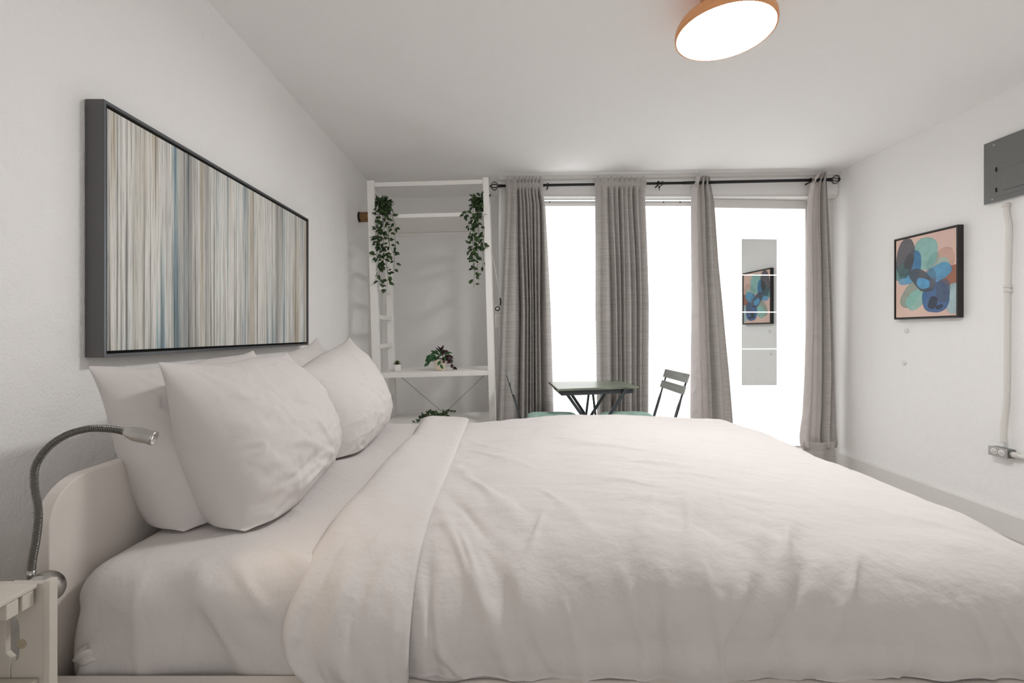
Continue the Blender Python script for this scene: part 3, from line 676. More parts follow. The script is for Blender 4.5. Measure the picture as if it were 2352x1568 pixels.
# ------------------------------------------------------------------ right wall: breaker panel, conduits, outlet, plugs
def yR(px, x=XR): return x*F/(px-1155)
def zR(px, py, x=XR): return H-(py-765)*yR(px, x)/F
ya = yR(2260, XR-.02); ztp, zbt = zR(2262, 331, XR-.02), zR(2260, 471, XR-.02)
bp = thing('breaker_panel', 'grey steel breaker panel mounted high on the right wall above the conduits', 'electrical panel', (XR, ya-.2, (ztp+zbt)/2))
def bb(b, x0, x1, y0, y1, z0, z1): l = bp.location; box(b, x0-l.x, x1-l.x, y0-l.y, y1-l.y, z0-l.z, z1-l.z)
b = BM(); bb(b, XR-.018, XR-.001, ya-.55, ya-.008, zbt+.008, ztp-.008); obj('box', b, 'panel', bp)
b = BM(); bb(b, XR-.0215, XR-.018, ya-.56, ya, zbt, ztp); obj('cover', b, 'panel', bp, bevel=.0015)
yd = yR(2291, XR-.021); zd1, zd0 = zR(2291, 380, XR-.021), zR(2291, 451, XR-.021)
b = BM(); bb(b, XR-.0245, XR-.0215, ya-.50, yd, zd0, zd1); dr = obj('panel_door', b, 'panel', bp, bevel=.001)
b = BM(); yq = yR(2303, XR-.024); z1_, z0_ = zR(2303, 387, XR-.024), zR(2303, 437, XR-.024); bb(b, XR-.031, XR-.0245, ya-.47, yq, z0_, z1_); obj('raised_centre', b, 'panel', dr, bevel=.005)
for zz in (zR(2292, 391), zR(2292, 438)):
    b = BM(); bb(b, XR-.028, XR-.0215, yd, yd+.006, zz-.012, zz+.012); obj('hinge', b, 'dark', dr)
for px, py in ((2283, 333), (2280, 458)):
    b = BM(); yy = yR(px, XR-.022); l = bp.location; lathe(b, [(0, .004), (.005, .003), (.006, 0)], (XR-.022-l.x, yy-l.y, zR(px, py, XR-.022)-l.z), (-1, 0, 0), 14); obj('screw', b, 'steel', bp, True)
# conduit down to the outlet
def RW(px, py, dx=.022): x = XR-dx; y = yR(px, x); return Vector((x, y, H-(py-765)*y/F))
pts = catmull([RW(2311, 466, .014), RW(2312, 490, .014), RW(2317, 516, .016), RW(2317, 545, .018), RW(2314, 640, .018), RW(2313, 740, .018), RW(2312, 900, .018), RW(2309, 940, .018), RW(2305, 975, .02), RW(2304, 1000, .025), RW(2304, 1016, .026)], 6)
cd = thing('vertical_conduit', 'white painted conduit running down the right wall from panel to outlet', 'pipe', tuple(pts[0]))
b = BM(); tube(b, L(cd, pts), .0125, 14); obj('pipe', b, 'pipe', cd, True)
for py, px in ((658, 2314), (668, 2314)):
    b = BM(); q = RW(px, py, .018); tube(b, L(cd, [q+Vector((0, 0, .007)), q-Vector((0, 0, .007))]), .0165, 16); obj('coupling', b, 'pipe', cd, True)
b = BM(); q = RW(2311, 470, .014); tube(b, L(cd, [q+Vector((0, 0, .006)), q-Vector((0, 0, .012))]), .017, 16); obj('connector', b, 'pipe', cd, True)
# outlet box: faces the room, long side horizontal
xo = XR-.052
yo1, yo0 = yR(2269.5, xo), yR(2313.5, xo); zo1, zo0 = H-(1022-765)*yo1/F, H-(1043-765)*yo1/F
ob = thing('power_outlet', 'double power outlet in a steel box low on the right wall', 'outlet', (XR, (yo0+yo1)/2, (zo0+zo1)/2))
def ob_(b, x0, x1, y0, y1, z0, z1): l = ob.location; box(b, x0-l.x, x1-l.x, y0-l.y, y1-l.y, z0-l.z, z1-l.z)
b = BM(); ob_(b, XR-.047, XR-.001, yo0+.002, yo1-.002, zo0+.002, zo1-.002); obj('box', b, 'panel', ob, bevel=.003)
b = BM(); ob_(b, xo, XR-.047, yo0, yo1, zo0, zo1); obj('face_plate', b, 'steel', ob, bevel=.002)
ll = yo1-yo0
for k, cy in ((0, yo1-ll*.30), (1, yo1-ll*.70)):
    l = ob.location; b = BM(); lathe(b, [(0, .002), (.0155, .002), (.017, 0), (.017, -.002)], (xo-l.x, cy-l.y, 0), (-1, 0, 0), 28)
    rc = obj('receptacle', b, 'plastic', ob, True)
    b = BM(); ob_(b, xo-.0026, xo-.0018, cy-.002, cy+.008, .0045+l.z, .0065+l.z); ob_(b, xo-.0026, xo-.0018, cy-.002, cy+.008, -.0065+l.z, -.0045+l.z)
    lathe(b, [(0, .0028), (.0025, .0028), (.0025, .001)], (xo-l.x, cy-.010-l.y, 0), (-1, 0, 0), 10); obj('slots', b, 'dark', rc)
pts = [Vector((XR-.026, yo0-.001, ob.location.z)), Vector((XR-.026, yo0-.03, ob.location.z-.001)), Vector((XR-.024, yo0-.12, ob.location.z)), Vector((XR-.022, 1.6, ob.location.z))]
cd2 = thing('horizontal_conduit', 'white conduit leading sideways from the outlet box out of view', 'pipe', tuple(pts[0]))
b = BM(); tube(b, L(cd2, pts), .0115, 14); obj('pipe', b, 'pipe', cd2, True)
b = BM(); tube(b, L(cd2, [pts[0], pts[0]+Vector((0, -.03, 0))]), .016, 16); obj('connector', b, 'pipe', cd2, True)
for k, (px, py) in enumerate(((2083, 759), (2077, 833))):
    y = yR(px); b = BM(); lathe(b, [(0, .009), (.014, .009), (.017, .006), (.018, 0)], (XR, y, H-(py-765)*y/F), (-1, 0, 0), 28)
    o = obj('wall_button', b, 'plastic', None, True)
    tag(o, ['upper round white wall button just below the oval painting', 'lower round white wall button on the right wall'][k], 'wall button', 'round white buttons below the painting')

# ------------------------------------------------------------------ ceiling lamp
lc = Vector((.889, 1.823, H+1.2)); zce = zc(.889)
cl = thing('ceiling_lamp', 'round ceiling lamp with glowing white disc and orange-brown wooden rim', 'ceiling lamp', (lc.x, lc.y, zce))
hz = lc.z-zce
b = BM(); lathe(b, [(0, hz), (.180, hz), (.180, hz+.004), (0, hz+.004)], (0, 0, 0), (0, 0, 1), 72); obj('diffuser', b, 'lampglow', cl)
b = BM(); lathe(b, [(.1805, hz-.0005), (.1865, hz), (.188, hz+.012), (.186, hz+.030), (.176, hz+.048), (.150, hz+.066), (.11, hz+.080), (0, hz+.082), ], (0, 0, 0), (0, 0, 1), 72)
obj('rim', b, 'rimwood', cl, True)
b = BM(); lathe(b, [(0, hz+.078), (.095, hz+.078), (.09, -.002), (0, -.002)], (0, 0, 0), (0, 0, 1), 48); obj('canopy', b, 'rimwood', cl, True)

# ------------------------------------------------------------------ shelf unit in the alcove
SY1, SY2 = 3.26, 3.76; tilt = math.radians(1.6)
sh = thing('shelf_unit', 'tall white wooden shelf unit with open sides and wire cross brace', 'shelf unit', tuple(P(1005, 765, SY1).xy)+(H,), (0, 0, 0))
sh.rotation_euler = (0, -tilt, 0)
l0 = sh.location.copy()
def sx_(px): return (px-1005)*SY1/F
def sz_(py): return -(py-765)*SY1/F
xl0, xl1, xr0, xr1 = sx_(852), sx_(869), sx_(1118), sx_(1132)
def sb_(name, x0, x1, y0, y1, z0, z1, bev=.002, m='shelf', par=None):
    b = BM(); box(b, x0, x1, y0-SY1, y1-SY1, z0, z1); return obj(name, b, m, par or sh, bevel=bev)
ztop = sz_(411); zfl = -H+.012
for xa, xb in ((xl0, xl1), (xr0, xr1)):
    for y0 in (SY1, SY2-.044):
        sb_('post', xa+.001, xb-.001, y0, y0+.044, zfl+(.012 if xa > 0 else -.004), ztop+.003)
    for k in range(8):
        zr = sz_(728)+k*.215-.215*4+.0
        if zr > zfl+.05 and zr < ztop: sb_('rung', xa+.012, xb-.012, SY1+.044, SY2-.044, zr, zr+.032)
sb_('top_rail', xl1, xr0, SY1+.004, SY1+.022, sz_(424.5), sz_(414.5))
s1 = sb_('shelf_board', xl1-.001, xr0+.001, SY1+.002, SY2-.002, sz_(498), sz_(489))
sb_('rear_rail', xl1, xr0, SY2-.02, SY2-.002, sz_(498)-.026, sz_(498)-.001)
s2 = sb_('shelf_board', xl1-.001, xr0+.001, SY1+.002, SY2-.002, sz_(865), sz_(854))
s3 = sb_('shelf_board', xl1-.001, xr0+.001, SY1+.002, SY2-.002, sz_(986), sz_(976))
b = BM(); zb1, zb0 = sz_(865)-.002, sz_(1090)
tube(b, [(xl1, SY2-SY1+.004, zb1), (xr0, SY2-SY1+.004, zb0)], .0022, 6); tube(b, [(xr0, SY2-SY1+.004, zb1), (xl1, SY2-SY1+.004, zb0)], .0022, 6)
obj('cross_brace', b, 'wire', sh, True)
b = BM(); tube(b, [(xl1, .03, sz_(440)), (xl1+.1, SY2-SY1-.02, sz_(470))], .0022, 6); obj('brace_wire', b, 'framein', sh, True)
for x, z in ((xr0-.0015, sz_(893)),):
    b = BM(); lathe(b, [(0, .003), (.005, .002), (.006, 0)], (x, .02, z), (-1, 0, 0), 10); obj('bolt', b, 'dark', sh)
def SW(px, py, y):    # world point on the tilted shelf seen at px, py, depth y
    return P(px, py, y)
Msh = Matrix.Translation(sh.location) @ sh.rotation_euler.to_matrix().to_4x4()
def board_z(px, y, zloc):
    x = (px-1155)*y/F; xl_ = x-sh.location.x; return sh.location.z + zloc + math.tan(tilt)*xl_ + .0008

# wooden wall hook on the left wall
hk = thing('wall_hook', 'striped brown wooden wall knob on the left wall beside the shelf post', 'hook', (XL, 3.70, H+.944))
b = BM(); lathe(b, [(0, .0), (.041, .0), (.041, .012), (0, .012)], (0, 0, 0), (1, 0, 0), 28); obj('base', b, 'rubber', hk, True)
b = BM(); lathe(b, [(0, .012), (.036, .012), (.040, .02), (.040, .10), (.034, .108), (0, .11)], (0, 0, 0), (1, 0, 0), 28); obj('knob', b, 'bamboo', hk, True)

# ------------------------------------------------------------------ plants
def leaf(bm, p, d, up, ln, wd, curl=.25, mi=0, fold=.25):
    d = Vector(d).normalized(); s = d.cross(Vector(up))
    if s.length < 1e-4: s = d.cross(Vector((1, 0, 0)))
    s.normalize(); n = s.cross(d).normalized(); p = Vector(p)
    prof = [(0, .0), (.18, .62), (.42, 1.0), (.68, .78), (.88, .34), (1, 0)]
    mid = []; lf = []; rt = []
    for t, w2 in prof:
        c = p+d*ln*t-n*curl*ln*t*t
        mid.append(bm.verts.new(c)); 
        if w2 > 0:
            lf.append(bm.verts.new(c+s*wd*w2/2+n*fold*wd*w2/2)); rt.append(bm.verts.new(c-s*wd*w2/2+n*fold*wd*w2/2))
        else: lf.append(mid[-1]); rt.append(mid[-1])
    for i in range(len(prof)-1):
        for side, fl in ((lf, 0), (rt, 1)):
            q = [mid[i], mid[i+1], side[i+1], side[i]]; f = []
            for v_ in q:
                if v_ not in f: f.append(v_)
            if len(f) > 2:
                fc = bm.faces.new(f if fl else f[::-1]); fc.material_index = mi
def finish_foliage(name, bm, mats, par):
    me = bpy.data.meshes.new(name); bm.to_mesh(me); bm.free(); o = link(name, me, mats, par, True)
    so = o.modifiers.new('thick', 'SOLIDIFY'); so.thickness = .0008; return o
def pot(root, prof, m, soil_r, soil_z, n=32):
    b = BM(); lathe(b, prof, (0, 0, 0), (0, 0, 1), n); o = obj('pot', b, m, root, True)
    b = BM(); lathe(b, [(0, soil_z), (soil_r, soil_z)], (0, 0, 0), (0, 0, 1), n); obj('soil', b, 'soil', root); return o
def trailing(label, px, y, zbase, strands, seed, xspread):
    r = random.Random(seed); x = (px-1155)*y/F
    root = thing('trailing_plant', label, 'plant', (x, y, zbase), group='trailing plants on the upper shelf board')
    pot(root, [(0, 0), (.036, 0), (.045, .07), (.048, .07), (.048, .082), (.043, .082), (.040, .06), (0, .055)], 'potd', .041, .062)
    bm = BM(); st = BM()
    for (ex, ez, n) in strands:      # end point in px offsets/ length, leaves per strand
        a = Vector((r.uniform(-.02, .02), -.02, .09)); e_ = Vector((ex, -.075-r.uniform(0, .03), ez))
        pts = catmull([a, Vector((ex*.35+r.uniform(-.02, .02), -.055, .11)), Vector((ex*.6+r.uniform(-.015, .015), -.085, .02)), Vector((ex*.8+r.uniform(-.02, .02), -.085, ez*.45)), Vector((ex*.95+r.uniform(-.02, .02), -.08, ez*.75)), e_], 8)
        tube(st, pts, .0012, 5)
        L_ = len(pts)
        n = int(n*.82)
        for k in range(n):
            t = (k+.5+r.uniform(-.3, .3))/n; t = t**.92; i = min(int(t*(L_-1)), L_-2); p = pts[i]
            dd = Vector((r.uniform(-1, 1), r.uniform(-.9, .25), r.uniform(-.9, .25))).normalized()
            ln = r.uniform(.028, .042)*1.1; q = p+dd*.012
            leaf(bm, q, dd, Vector((r.uniform(-.3, .3), -1, .5)), ln, ln*.56, .2)
    # crown on the pot
    for k in range(44):
        a = r.uniform(0, 2*PI); rr = r.uniform(.01, .055); p = Vector((rr*math.cos(a), rr*math.sin(a)-.01, .085+r.uniform(0, .035)))
        dd = Vector((math.cos(a), math.sin(a)*.8-.3, r.uniform(-.3, .9))).normalized(); ln = r.uniform(.026, .042)
        leaf(bm, p, dd, Vector((0, -.5, 1)), ln, ln*.5, .3)
    for k in range(6):
        a = r.uniform(-1, 1); tube(st, [(0, 0, .07), (a*.04, -.02, .12), (a*.07, -.03, .12+r.uniform(0, .03))], .001, 5)
        leaf(bm, (a*.07, -.03, .125), Vector((a, -.2, .6)), (0, -1, .3), .03, .012, .2)
    finish_foliage('foliage', bm, ['leaf'], root); obj('stems', st, 'stem', root, True); return root
zsh = sz_(489)
trailing('dark green trailing plant at the left end of the upper shelf board', 884, 3.345, board_z(884, 3.345, zsh),
         [(-.02, -.50, 44), (.03, -.56, 46), (.055, -.48, 26), (-.03, -.34, 30), (.085, -.40, 20), (.02, -.30, 30), (-.05, -.20, 20), (.06, -.22, 18), (.09, -.10, 12), (.0, -.42, 34), (.10, -.28, 10)], 4, .08)
trailing('dark green trailing plant at the right end of the upper shelf board', 1104, 3.345, board_z(1104, 3.345, zsh),
         [(-.045, -.54, 34), (-.03, -.44, 34), (-.02, -.46, 24), (-.06, -.30, 30), (-.085, -.12, 18), (-.10, -.02, 12), (-.04, -.34, 34), (-.065, -.36, 14), (.015, -.30, 22), (.02, -.42, 14), (-.03, -.2, 20)], 9, .08)
zsh2 = sz_(854)
y = 3.42; x = (1011-1155)*y/F
pp = thing('potted_plant', 'green and purple-leaved plant in a cream pot on the middle shelf board', 'plant', (x, y, board_z(1011, y, zsh2)))
pot(pp, [(0, 0), (.040, 0), (.045, .004), (.046, .055), (.049, .058), (.050, .084), (.046, .084), (.045, .07), (0, .068)], 'potc', .045, .072)
r = random.Random(12); bm = BM(); st = BM()
for k in range(62):
    a = r.uniform(0, 2*PI); el = r.uniform(.0, 1.4); rr = r.uniform(.04, .095)
    dd = Vector((math.cos(a)*math.cos(el), math.sin(a)*math.cos(el), math.sin(el)))
    p = Vector((0, 0, .085))+Vector((dd.x*rr, dd.y*rr*.8, dd.z*rr*.95)); ln = r.uniform(.035, .055)
    right = p.x > .005 and r.random() < .8
    leaf(bm, p-dd*.02, (dd+Vector((0, -.2, -.35))).normalized(), Vector((0, -.6, 1)), ln, ln*.55, .35, 1 if (right or (p.z > .15 and r.random() < .5)) else 0)
for pts, mi, n in (([(.02, -.02, .09), (.07, -.03, .11), (.09, -.035, .07), (.105, -.04, .0)], 1, 9), ([(-.02, -.02, .09), (-.07, -.03, .12), (-.085, -.035, .06)], 0, 5), ([(0, -.03, .09), (.01, -.055, .075), (.01, -.062, .045)], 0, 2)):
    q = catmull(pts, 6); tube(st, q, .0014, 5)
    for k in range(n):
        p = q[int((k+1)/n*(len(q)-1))]; dd = Vector((r.uniform(-1, 1), -.3, r.uniform(-1, -.1))); leaf(bm, p, dd, (0, -1, .4), .042, .023, .2, mi)
leaf(bm, (-.07, -.03, .115), (-.25, -.1, -1), (0, -1, 0), .085, .03, .1, 0)
finish_foliage('foliage', bm, ['leafg', 'leafp'], pp); obj('stems', st, 'stem', pp, True)
y = 3.44; x = (912-1155)*y/F
su = thing('succulent', 'tiny olive succulent in a white pot at the left of the middle shelf', 'plant', (x, y, board_z(912, y, zsh2)))
pot(su, [(0, 0), (.026, 0), (.030, .003), (.0305, .05), (.028, .05), (.027, .042), (0, .041)], 'potw', .027, .043)
bm = BM()
for ring, (n, el, ln, z) in enumerate(((9, .15, .034, .05), (8, .6, .032, .052), (6, 1.0, .030, .054), (4, 1.35, .026, .056))):
    for k in range(n):
        a = 2*PI*(k+ring*.4)/n; dd = Vector((math.cos(a)*math.cos(el), math.sin(a)*math.cos(el), math.sin(el)))
        leaf(bm, Vector((0, 0, z)), dd, (0, 0, 1), ln, .013, -.15, 0, .45)
finish_foliage('leaves', bm, ['succ'], su)
zsh3 = sz_(976); y = 3.40; x = (1005-1155)*y/F
bs = thing('bushy_plant', 'leafy dark plant on the lowest visible shelf, half hidden behind the duvet', 'plant', (x, y, board_z(1005, y, zsh3)))
pot(bs, [(0, 0), (.05, 0), (.056, .03), (.052, .03), (0, .026)], 'potd', .05, .027)
bm = BM(); st = BM(); r = random.Random(3)
for (ex, ez) in ((-.14, .02), (-.11, .05), (-.08, .06), (-.16, -.0), (-.04, .05), (0, .05), (.05, .04), (.10, .04), (.125, .075)):
    q = catmull([(0, 0, .02), (ex*.5, -.03, ez*.5+.04), (ex, -.05, ez)], 6); tube(st, q, .0012, 5)
    for k in range(13):
        p = q[int(k/12*(len(q)-1))]; dd = Vector((r.uniform(-1, 1), r.uniform(-.6, .2), r.uniform(-.3, 1))); leaf(bm, p, dd, (0, -1, .4), .026, .013, .2)
finish_foliage('foliage', bm, ['leaf'], bs); obj('stems', st, 'stem', bs, True)

# ------------------------------------------------------------------ knob lock and switch beside the shelf
def wallY(name, label, cat): return thing(name, label, cat)
y = DB
ct = thing('thermostat', 'white wall thermostat with a black-ringed dial between shelf and curtain', 'thermostat', tuple(P(1144, 709, y)))
b = BM(); box(b, -.024, .022, -.018, 0, -.032, .032); obj('housing', b, 'plastic', ct, bevel=.003)
b = BM(); lathe(b, [(.014, .004), (.0205, .004), (.021, 0), (.0135, 0)], (-.005, -.018, 0), (0, -1, 0), 32); obj('dial_ring', b, 'dark', ct, True)
b = BM(); lathe(b, [(0, .006), (.013, .006), (.0145, 0)], (-.005, -.018, 0), (0, -1, 0), 28); obj('dial', b, 'plastic', ct, True)
sw = thing('light_switch', 'white light switch plate just below the thermostat', 'switch', tuple(P(1143, 736, y)))
b = BM(); box(b, -.022, .02, -.008, 0, -.060, .060); obj('plate', b, 'plastic', sw, bevel=.003)
b = BM(); box(b, -.012, .0, -.012, -.008, -.036, -.002); box(b, -.012, .0, -.012, -.008, .002, .036); obj('rocker', b, 'trim', sw, bevel=.001)
b = BM(); tube(b, [P(1142, 753, y-.008), P(1141, 1020, y-.008)], .007, 10); o = obj('cable_cover', b, 'pipe', None, True); tag(o, 'thin white cable run down the wall below the light switch', 'cable')
b = BM(); tube(b, [P(1132, 590, y-.06), P(1149, 686, y-.06)], .004, 8); dr_ = thing('pull_rod', 'thin white diagonal rod with black tip between shelf and curtain', 'rod', tuple(P(1149, 690, y-.06)))
b.free(); b = BM(); tube(b, L(dr_, [P(1130, 580, y-.06), P(1149, 684, y-.06)]), .004, 8); obj('rod', b, 'pipe', dr_, True)
b = BM(); tube(b, L(dr_, [P(1149, 684, y-.06), P(1150, 694, y-.06), P(1149, 700, y-.03)]), .0055, 8); obj('tip', b, 'rubber', dr_, True)

# ------------------------------------------------------------------ curtain rod and curtains
YRD = 3.83
ra, rb = P(1152, 426.8, YRD), P(1903, 412.5, YRD)
rod = thing('curtain_rod', 'black metal curtain rod with cage finials above windows and door', 'curtain rod', tuple((ra+rb)/2))
b = BM(); tube(b, L(rod, [ra, P(1572, 420, YRD)]), .0112, 16); obj('pole', b, 'black', rod, True)
b = BM(); tube(b, L(rod, [P(1570, 420, YRD), rb]), .0128, 16); o = obj('pole', b, 'black', rod, True)
for end, sg in ((ra, -1), (rb, 1)):
    f = BM(); e0 = L(rod, [end])[0]; axv = (rb-ra).normalized()*sg
    lathe(f, [(0, 0), (.014, 0), (.016, .008), (.010, .012), (.017, .018), (.010, .024), (.008, .03)], e0, axv, 16)
    a = axv; u_ = a.cross(Vector((0, 1, 0))).normalized(); v_ = a.cross(u_)
    for k in range(8):
        an = 2*PI*k/8; rd = u_*math.cos(an)+v_*math.sin(an)
        q = catmull([e0+a*.028+rd*.006, e0+a*.040+rd*.022, e0+a*.056+rd*.036, e0+a*.075+rd*.030, e0+a*.085+rd*.016, e0+a*.090+rd*.004], 4); tube(f, q, .0026, 6)
    lathe(f, [(0, .086), (.008, .088), (.009, .094), (.005, .1), (0, .102)], e0, a, 12)
    obj('finial', f, 'black', rod, True)
for px in (1258, 1512, 1862):
    c0 = P(px, 426.8-(px-1152)*.019, YRD); b = BM(); tube(b, L(rod, [c0+Vector((0, 0, -.016)), c0+Vector((0, .06, -.016)), c0+Vector((0, DB-YRD-.001, -.016))]), .006, 8)
    lathe(b, [(.0165, -.006), (.0165, .006), (.0135, .006), (.0135, -.006), (.0165, -.006)], L(rod, [c0])[0], (1, 0, 0), 16); obj('bracket', b, 'black', rod, True)
c0 = P(1521, 420.5, YRD)
rg = thing('curtain_ring', 'single black curtain ring with a clip hanging loose on the rod', 'curtain ring', tuple(c0))
b = BM(); lathe(b, [(.016, -.003), (.019, 0), (.016, .003), (.0135, 0), (.016, -.003)], (0, 0, 0), (1, .15, 0), 24); obj('ring', b, 'black', rg, True)
b = BM(); tube(b, [(-.004, 0, -.018), (-.024, -.005, -.026), (-.027, -.005, -.045), (-.024, -.005, -.062)], .0032, 8); box(b, -.034, -.020, -.01, 0, -.040, -.028); obj('clip', b, 'black', rg)

def curtain(label, rows, segs_t, segs_b, amp_t, amp_b, top_ruffle=0., lining=None, ydep=YRD, group='taupe curtains on the rod', hem=None, grommets=False, seed=0, pocket=True, depth=(1,)):
    """rows: (py, pxL, pxR) at depth ydep"""
    nu, nv = 260, 90
    py = np.array([r_[0] for r_ in rows], float); pL = np.array([r_[1] for r_ in rows], float); pR = np.array([r_[2] for r_ in rows], float)
    pyv = np.concatenate([np.linspace(py[0], py[0]+30, 22)[:-1], np.linspace(py[0]+30, py[-1], nv-21)])
    uu = np.linspace(0, 1, nu)
    def phase(segs):
        s = np.array(segs, float); return np.interp(uu, s, np.arange(len(s)))
    pa, pb = phase(segs_t), phase(segs_b)
    Pn = np.zeros((nu, nv, 3))
    for j, yv in enumerate(pyv):
        t = (yv-py[0])/(py[-1]-py[0]); k = min(1, t/.12)
        ph = pa*(1-sstep(0, .5, t))+pb*sstep(0, .5, t)
        if pocket:
            kb = np.round(ph).astype(int); vd = np.array(depth)[np.clip(kb, 0, len(depth)-1)]
            sn = np.abs(np.sin(PI*ph)); w_ = 1-2.5*vd*(1-sn**.8)
        else:
            w_ = np.sin(PI*ph); w_ = np.sign(w_)*np.abs(w_)**.7; w_ = w_*(.55+.7*vnoise(ph*.9+seed*3.1, np.full(nu, .5+t*.4), seed))
        amp = amp_t+(amp_b-amp_t)*sstep(0, .4, t)
        xl_, xr_ = np.interp(yv, py, pL), np.interp(yv, py, pR)
        fx = uu+.006*np.sin(2*PI*ph)*(1 if t > .05 else 0)
        x = (xl_+(xr_-xl_)*fx-1155)*ydep/F
        yy = ydep-amp*w_-(.026*sstep(0, .3, t) if pocket else 0)+.010*fbm(uu*6+seed, np.full(nu, t*2.5), seed, 2)*(.3+t)
        z = np.full(nu, H-(yv-765)*ydep/F)
        if pocket:
            # gathers stand around the rod: keep cloth in front of and behind it
            rz = abs((yv)-(426.8-((xl_+xr_)/2-1152)*.019)); near_ = math.exp(-(rz/9)**2)
            yy = yy+(np.minimum(yy, ydep-.018)-yy)*min(1, near_*1.35)
            z = z+max(0, 1-(yv-py[0])/14)*top_ruffle*(sn**1.5-.35)*(.4+1.6*vnoise(uu*13, 0*uu, seed))
        Pn[:, j] = np.stack([x, yy, z], -1)
    mi = None
    if lining: mi = np.zeros((nu-1, nv-1), int); mi[:int(lining*nu)] = 1
    root = thing('curtain', label, 'curtain', ((pL[0]+pR[0]-2310)/2*ydep/F, ydep, 0), group=group)
    Pn -= np.array(root.location)[None, None]
    me = grid_mesh('curtain_panel', Pn, mi); o = link('drape', me, ['curtain', 'lining'] if lining else 'curtain', root, True)
    so = o.modifiers.new('thick', 'SOLIDIFY'); so.thickness = .0025; so.offset = 0
    return root, Pn
PF = 1150*1.0
pyF = 765+H*F/YRD-6   # floor
curtain('leftmost curtain, beside the white shelf unit, tightly gathered at the top', [(413, 1161, 1247), (445, 1163, 1247), (470, 1162, 1252), (700, 1152, 1264), (955, 1142, 1271), (pyF, 1136, 1274)],
        [0, .13, .33, .42, .51, .60, .69, .78, .88, 1], [0, .12, .39, .50, .56, .61, .66, .72, .80, 1], .024, .052, .03, seed=1, depth=(.3, .25, 1, .55, .7, .4, .8, .5, .95, .5))
curtain('curtain hanging between the two bright windows behind the bistro table', [(413, 1364, 1484), (445, 1367, 1482), (700, 1366, 1490), (800, 1368, 1489), (955, 1370, 1488), (pyF, 1371, 1488)],
        [0, .12, .27, .38, .48, .57, .66, .76, .87, 1], [0, .10, .31, .41, .48, .55, .68, .76, .86, 1], .022, .048, .03, seed=2, depth=(.4, .3, .8, .6, 1, .45, .55, 1, .4, .6))
rt3, _ = curtain('grommet curtain with pale lining at the left edge of the door', [(404, 1600, 1630), (430, 1590, 1634), (460, 1587, 1640), (600, 1587, 1650), (700, 1588, 1660), (850, 1587, 1674), (955, 1586, 1683), (pyF, 1586, 1692)],
        [0, .30, .45, .58, .70, .85, 1], [0, .28, .42, .50, .62, .80, 1], .022, .035, 0, lining=.42, seed=3, pocket=False)
rt4, P4 = curtain('rightmost curtain, beside the right wall, its lower hem pinned up', [(396, 1880, 1899), (420, 1862, 1899), (450, 1856, 1901), (520, 1852, 1905), (700, 1852, 1913), (850, 1848, 1918), (950, 1843, 1920), (985, 1838, 1921), (1005, 1836, 1922), (1022, 1838, 1924), (1028, 1841, 1921)],
        [0, .25, .45, .55, .70, .85, 1], [0, .25, .44, .50, .62, .82, 1], .020, .034, 0, lining=.46, seed=4, pocket=False)
# lower strip under the pinned-up hem
xs = np.linspace(1845, 1919, 80); zs = np.linspace(1015, pyF, 20)
Xh, Zh = np.meshgrid(xs, zs, indexing='ij'); t = (Xh-1845)/74
Q = np.stack([(Xh-1155)*3.80/F, 3.80+.02*np.sin(t*9), H-(Zh-765)*3.80/F], -1)-np.array(rt4.location)[None, None]
me = grid_mesh('lower_hem', Q); o = link('lower_hem', me, 'curtain', rt4, True); sm = o.modifiers.new('thick', 'SOLIDIFY'); sm.thickness = .003
for rt, px, py_ in ((rt3, 1599, 424), (rt4, 1869, 415)):
    c0 = P(px, py_, YRD-.03)-rt.location; b = BM(); a = Vector((.35, -1, 0)).normalized(); n_ = 24
    pts = []; 
    u_ = a.cross(Vector((0, 0, 1))).normalized(); v_ = a.cross(u_)
    pts = [c0+(u_*math.cos(2*PI*k/n_)*.5+v_*math.sin(2*PI*k/n_))*.021 for k in range(n_+1)]; tube(b, pts, .0028, 6); obj('grommet', b, 'steel', rt, True)

# ------------------------------------------------------------------ bistro table and chairs
zt = H-.38
tb = thing('bistro_table', 'small square folding bistro table with grey-green top by the windows', 'table', (.66, 3.36, 0))
tl = tb.location
cs = [(.371, 3.10), (.972, 3.255), (.940, 3.64), (.358, 3.56)]
cs = [(x-tl.x, y-tl.y) for x, y in cs]
b = BM(); hexa(b, [(x, y, zt-.016) for x, y in cs], [(x, y, zt) for x, y in cs]); obj('tabletop', b, 'tabletop', tb, bevel=.003)
def ins(c, k): return (c[0]*k, c[1]*k)
ci = [ins(c, .88) for c in cs]
b = BM()
for i in range(4): bar(b, (*ci[i], zt-.034), (*ci[(i+1) % 4], zt-.034), .004, .032)
obj('apron', b, 'slate', tb)
def TL(px, py, y): q = P(px, py, y); return q-tl
def legbar(p_top, p_bot, wd=.022, t=.006):
    d = (p_bot-p_top); k = (p_top.z-0.003)/(p_top.z-p_bot.z) if p_top.z != p_bot.z else 1; q = p_top+d*k
    b = BM(); bar(b, p_top, q, wd, t, up=(0, 1, 0)); return obj('leg', b, 'slate', tb, bevel=.001)
legbar(TL(1297, 897, 3.20), TL(1338, 955, 3.20)); legbar(TL(1306, 895, 3.47), TL(1346, 955, 3.47))
legbar(TL(1440, 892, 3.23), TL(1398, 955, 3.23)); legbar(TL(1393, 897, 3.50), TL(1357, 955, 3.50))
b = BM(); bar(b, TL(1353, 897, 3.33), TL(1346, 955, 3.33), .016, .006, up=(0, 1, 0)); bar(b, TL(1361, 897, 3.34), TL(1368, 955, 3.34), .016, .006, up=(0, 1, 0)); obj('folding_stay', b, 'slate', tb)

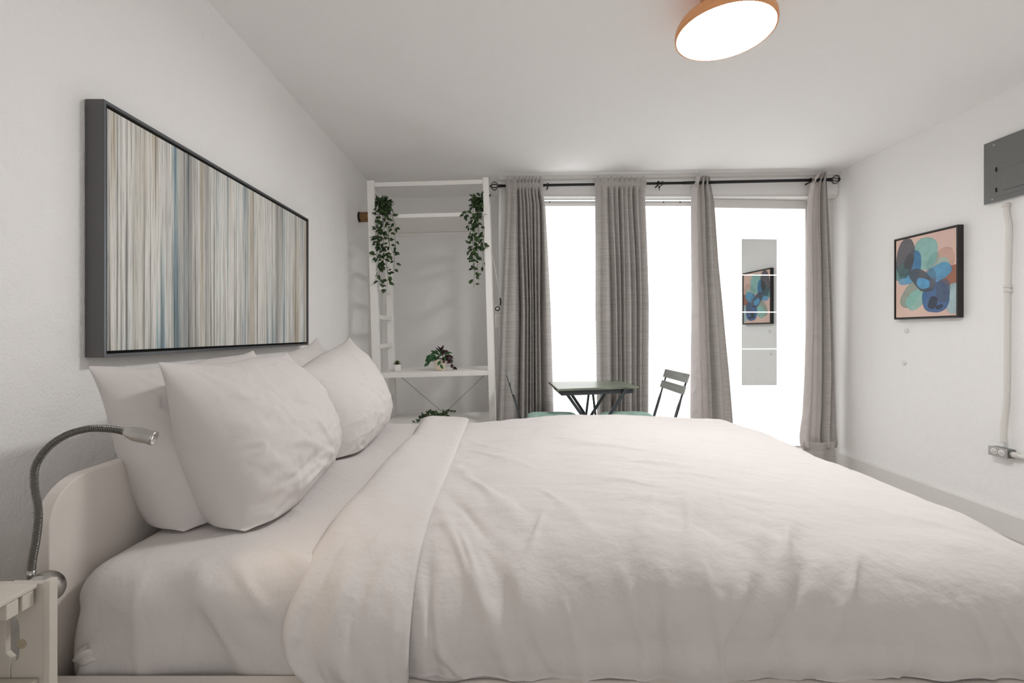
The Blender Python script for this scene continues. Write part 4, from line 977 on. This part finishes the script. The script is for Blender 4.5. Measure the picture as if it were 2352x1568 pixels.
def chair(label, mirror, xoff):
    s = -1 if mirror else 1
    root = thing('bistro_chair', label, 'chair', (xoff, 3.22, 0), group='folding bistro chairs at the table')
    # local: backrest towards +x*s; width along y
    ya, yb = -.19, .185
    zr = H-.27
    def q(x, y, z): return Vector((x*s, y, z))
    bx0 = .30   # back at the height of the seat
    def backx(z): return bx0+(z-.56)*.30
    for y in (ya, yb):
        pts = [q(backx(z), y, z) for z in (.50, .68, .72, zr-.01)]
        b = BM(); bar(b, pts[0], pts[1], .030, .006, up=(1, 0, 0)) if False else None
        # flat bar that narrows above the seat
        for (z0, z1, w0, w1) in ((.46, .66, .028, .028), (.66, .71, .028, .010), (.71, zr-.012, .010, .010)):
            A = []; Bq = []
            for (zz, ww, Lst) in ((z0, w0, A), (z1, w1, Bq)):
                for dx_, dy_ in ((-1, -.5), (1, -.5), (1, .5), (-1, .5)): Lst.append(q(backx(zz)+dx_*.005, y+dy_*ww, zz))
            hexa(b, A, Bq)
        # the bar runs on as the front leg
        bar(b, q(backx(.47), y, .47), q(-.20, y, .004), .026, .006, up=(0, 1, 0)); obj('side_frame', b, 'slate', root)
        b = BM(); yy = y*.86; bar(b, q(-.15, yy, .50), q(.30, yy, .004), .024, .006, up=(0, 1, 0)); obj('leg', b, 'slate', root)
    for z0, z1 in ((zr-.058, zr), (zr-.135, zr-.083)):
        b = BM(); zz = (z0+z1)/2; A = [q(backx(z0)-.012, ya-.03, z0), q(backx(z0), ya-.03, z0), q(backx(z1), ya-.03, z1), q(backx(z1)-.012, ya-.03, z1)]
        Bq = [p+Vector((0, yb-ya+.06, 0)) for p in A]; hexa(b, A, Bq); obj('back_slat', b, 'chairwood', root, bevel=.002)
    for k in range(6):
        xx = -.15+k*.07; b = BM(); x0_, x1_ = sorted((xx*s, (xx+.055)*s)); box(b, x0_, x1_, ya-.01, yb+.01, .50, .515); obj('seat_slat', b, 'chairwood', root, bevel=.002)
    # tufted cushion
    n = 48; U_, V_ = np.meshgrid(np.linspace(-1, 1, n), np.linspace(-1, 1, n), indexing='ij')
    hgt = ((1-np.abs(U_)**6)*(1-np.abs(V_)**6))**.4
    tuft = np.zeros_like(U_)
    for i in range(-1, 2):
        for j in range(-1, 2): tuft += np.exp(-(((U_-i*.55)**2+(V_-j*.55)**2)/.012))
    topz = .517+.058*hgt*(1-.45*np.clip(tuft, 0, 1)*1.0)
    Xc = (.06+U_*.19)*s; Yc = V_*.19
    g1 = np.stack([Xc, Yc, topz], -1); bot = np.stack([Xc, Yc, .517-.001+0*U_], -1)
    me = grid_mesh('cushion', g1); o = link('cushion', me, 'mint', root, True); so = o.modifiers.new('thick', 'SOLIDIFY'); so.thickness = .003
    return root
chair('folding chair facing left with mint cushion and its two back slats in view', False, .84)
chair('folding chair by the leftmost curtain, seen edge-on, with mint cushion', True, .42)
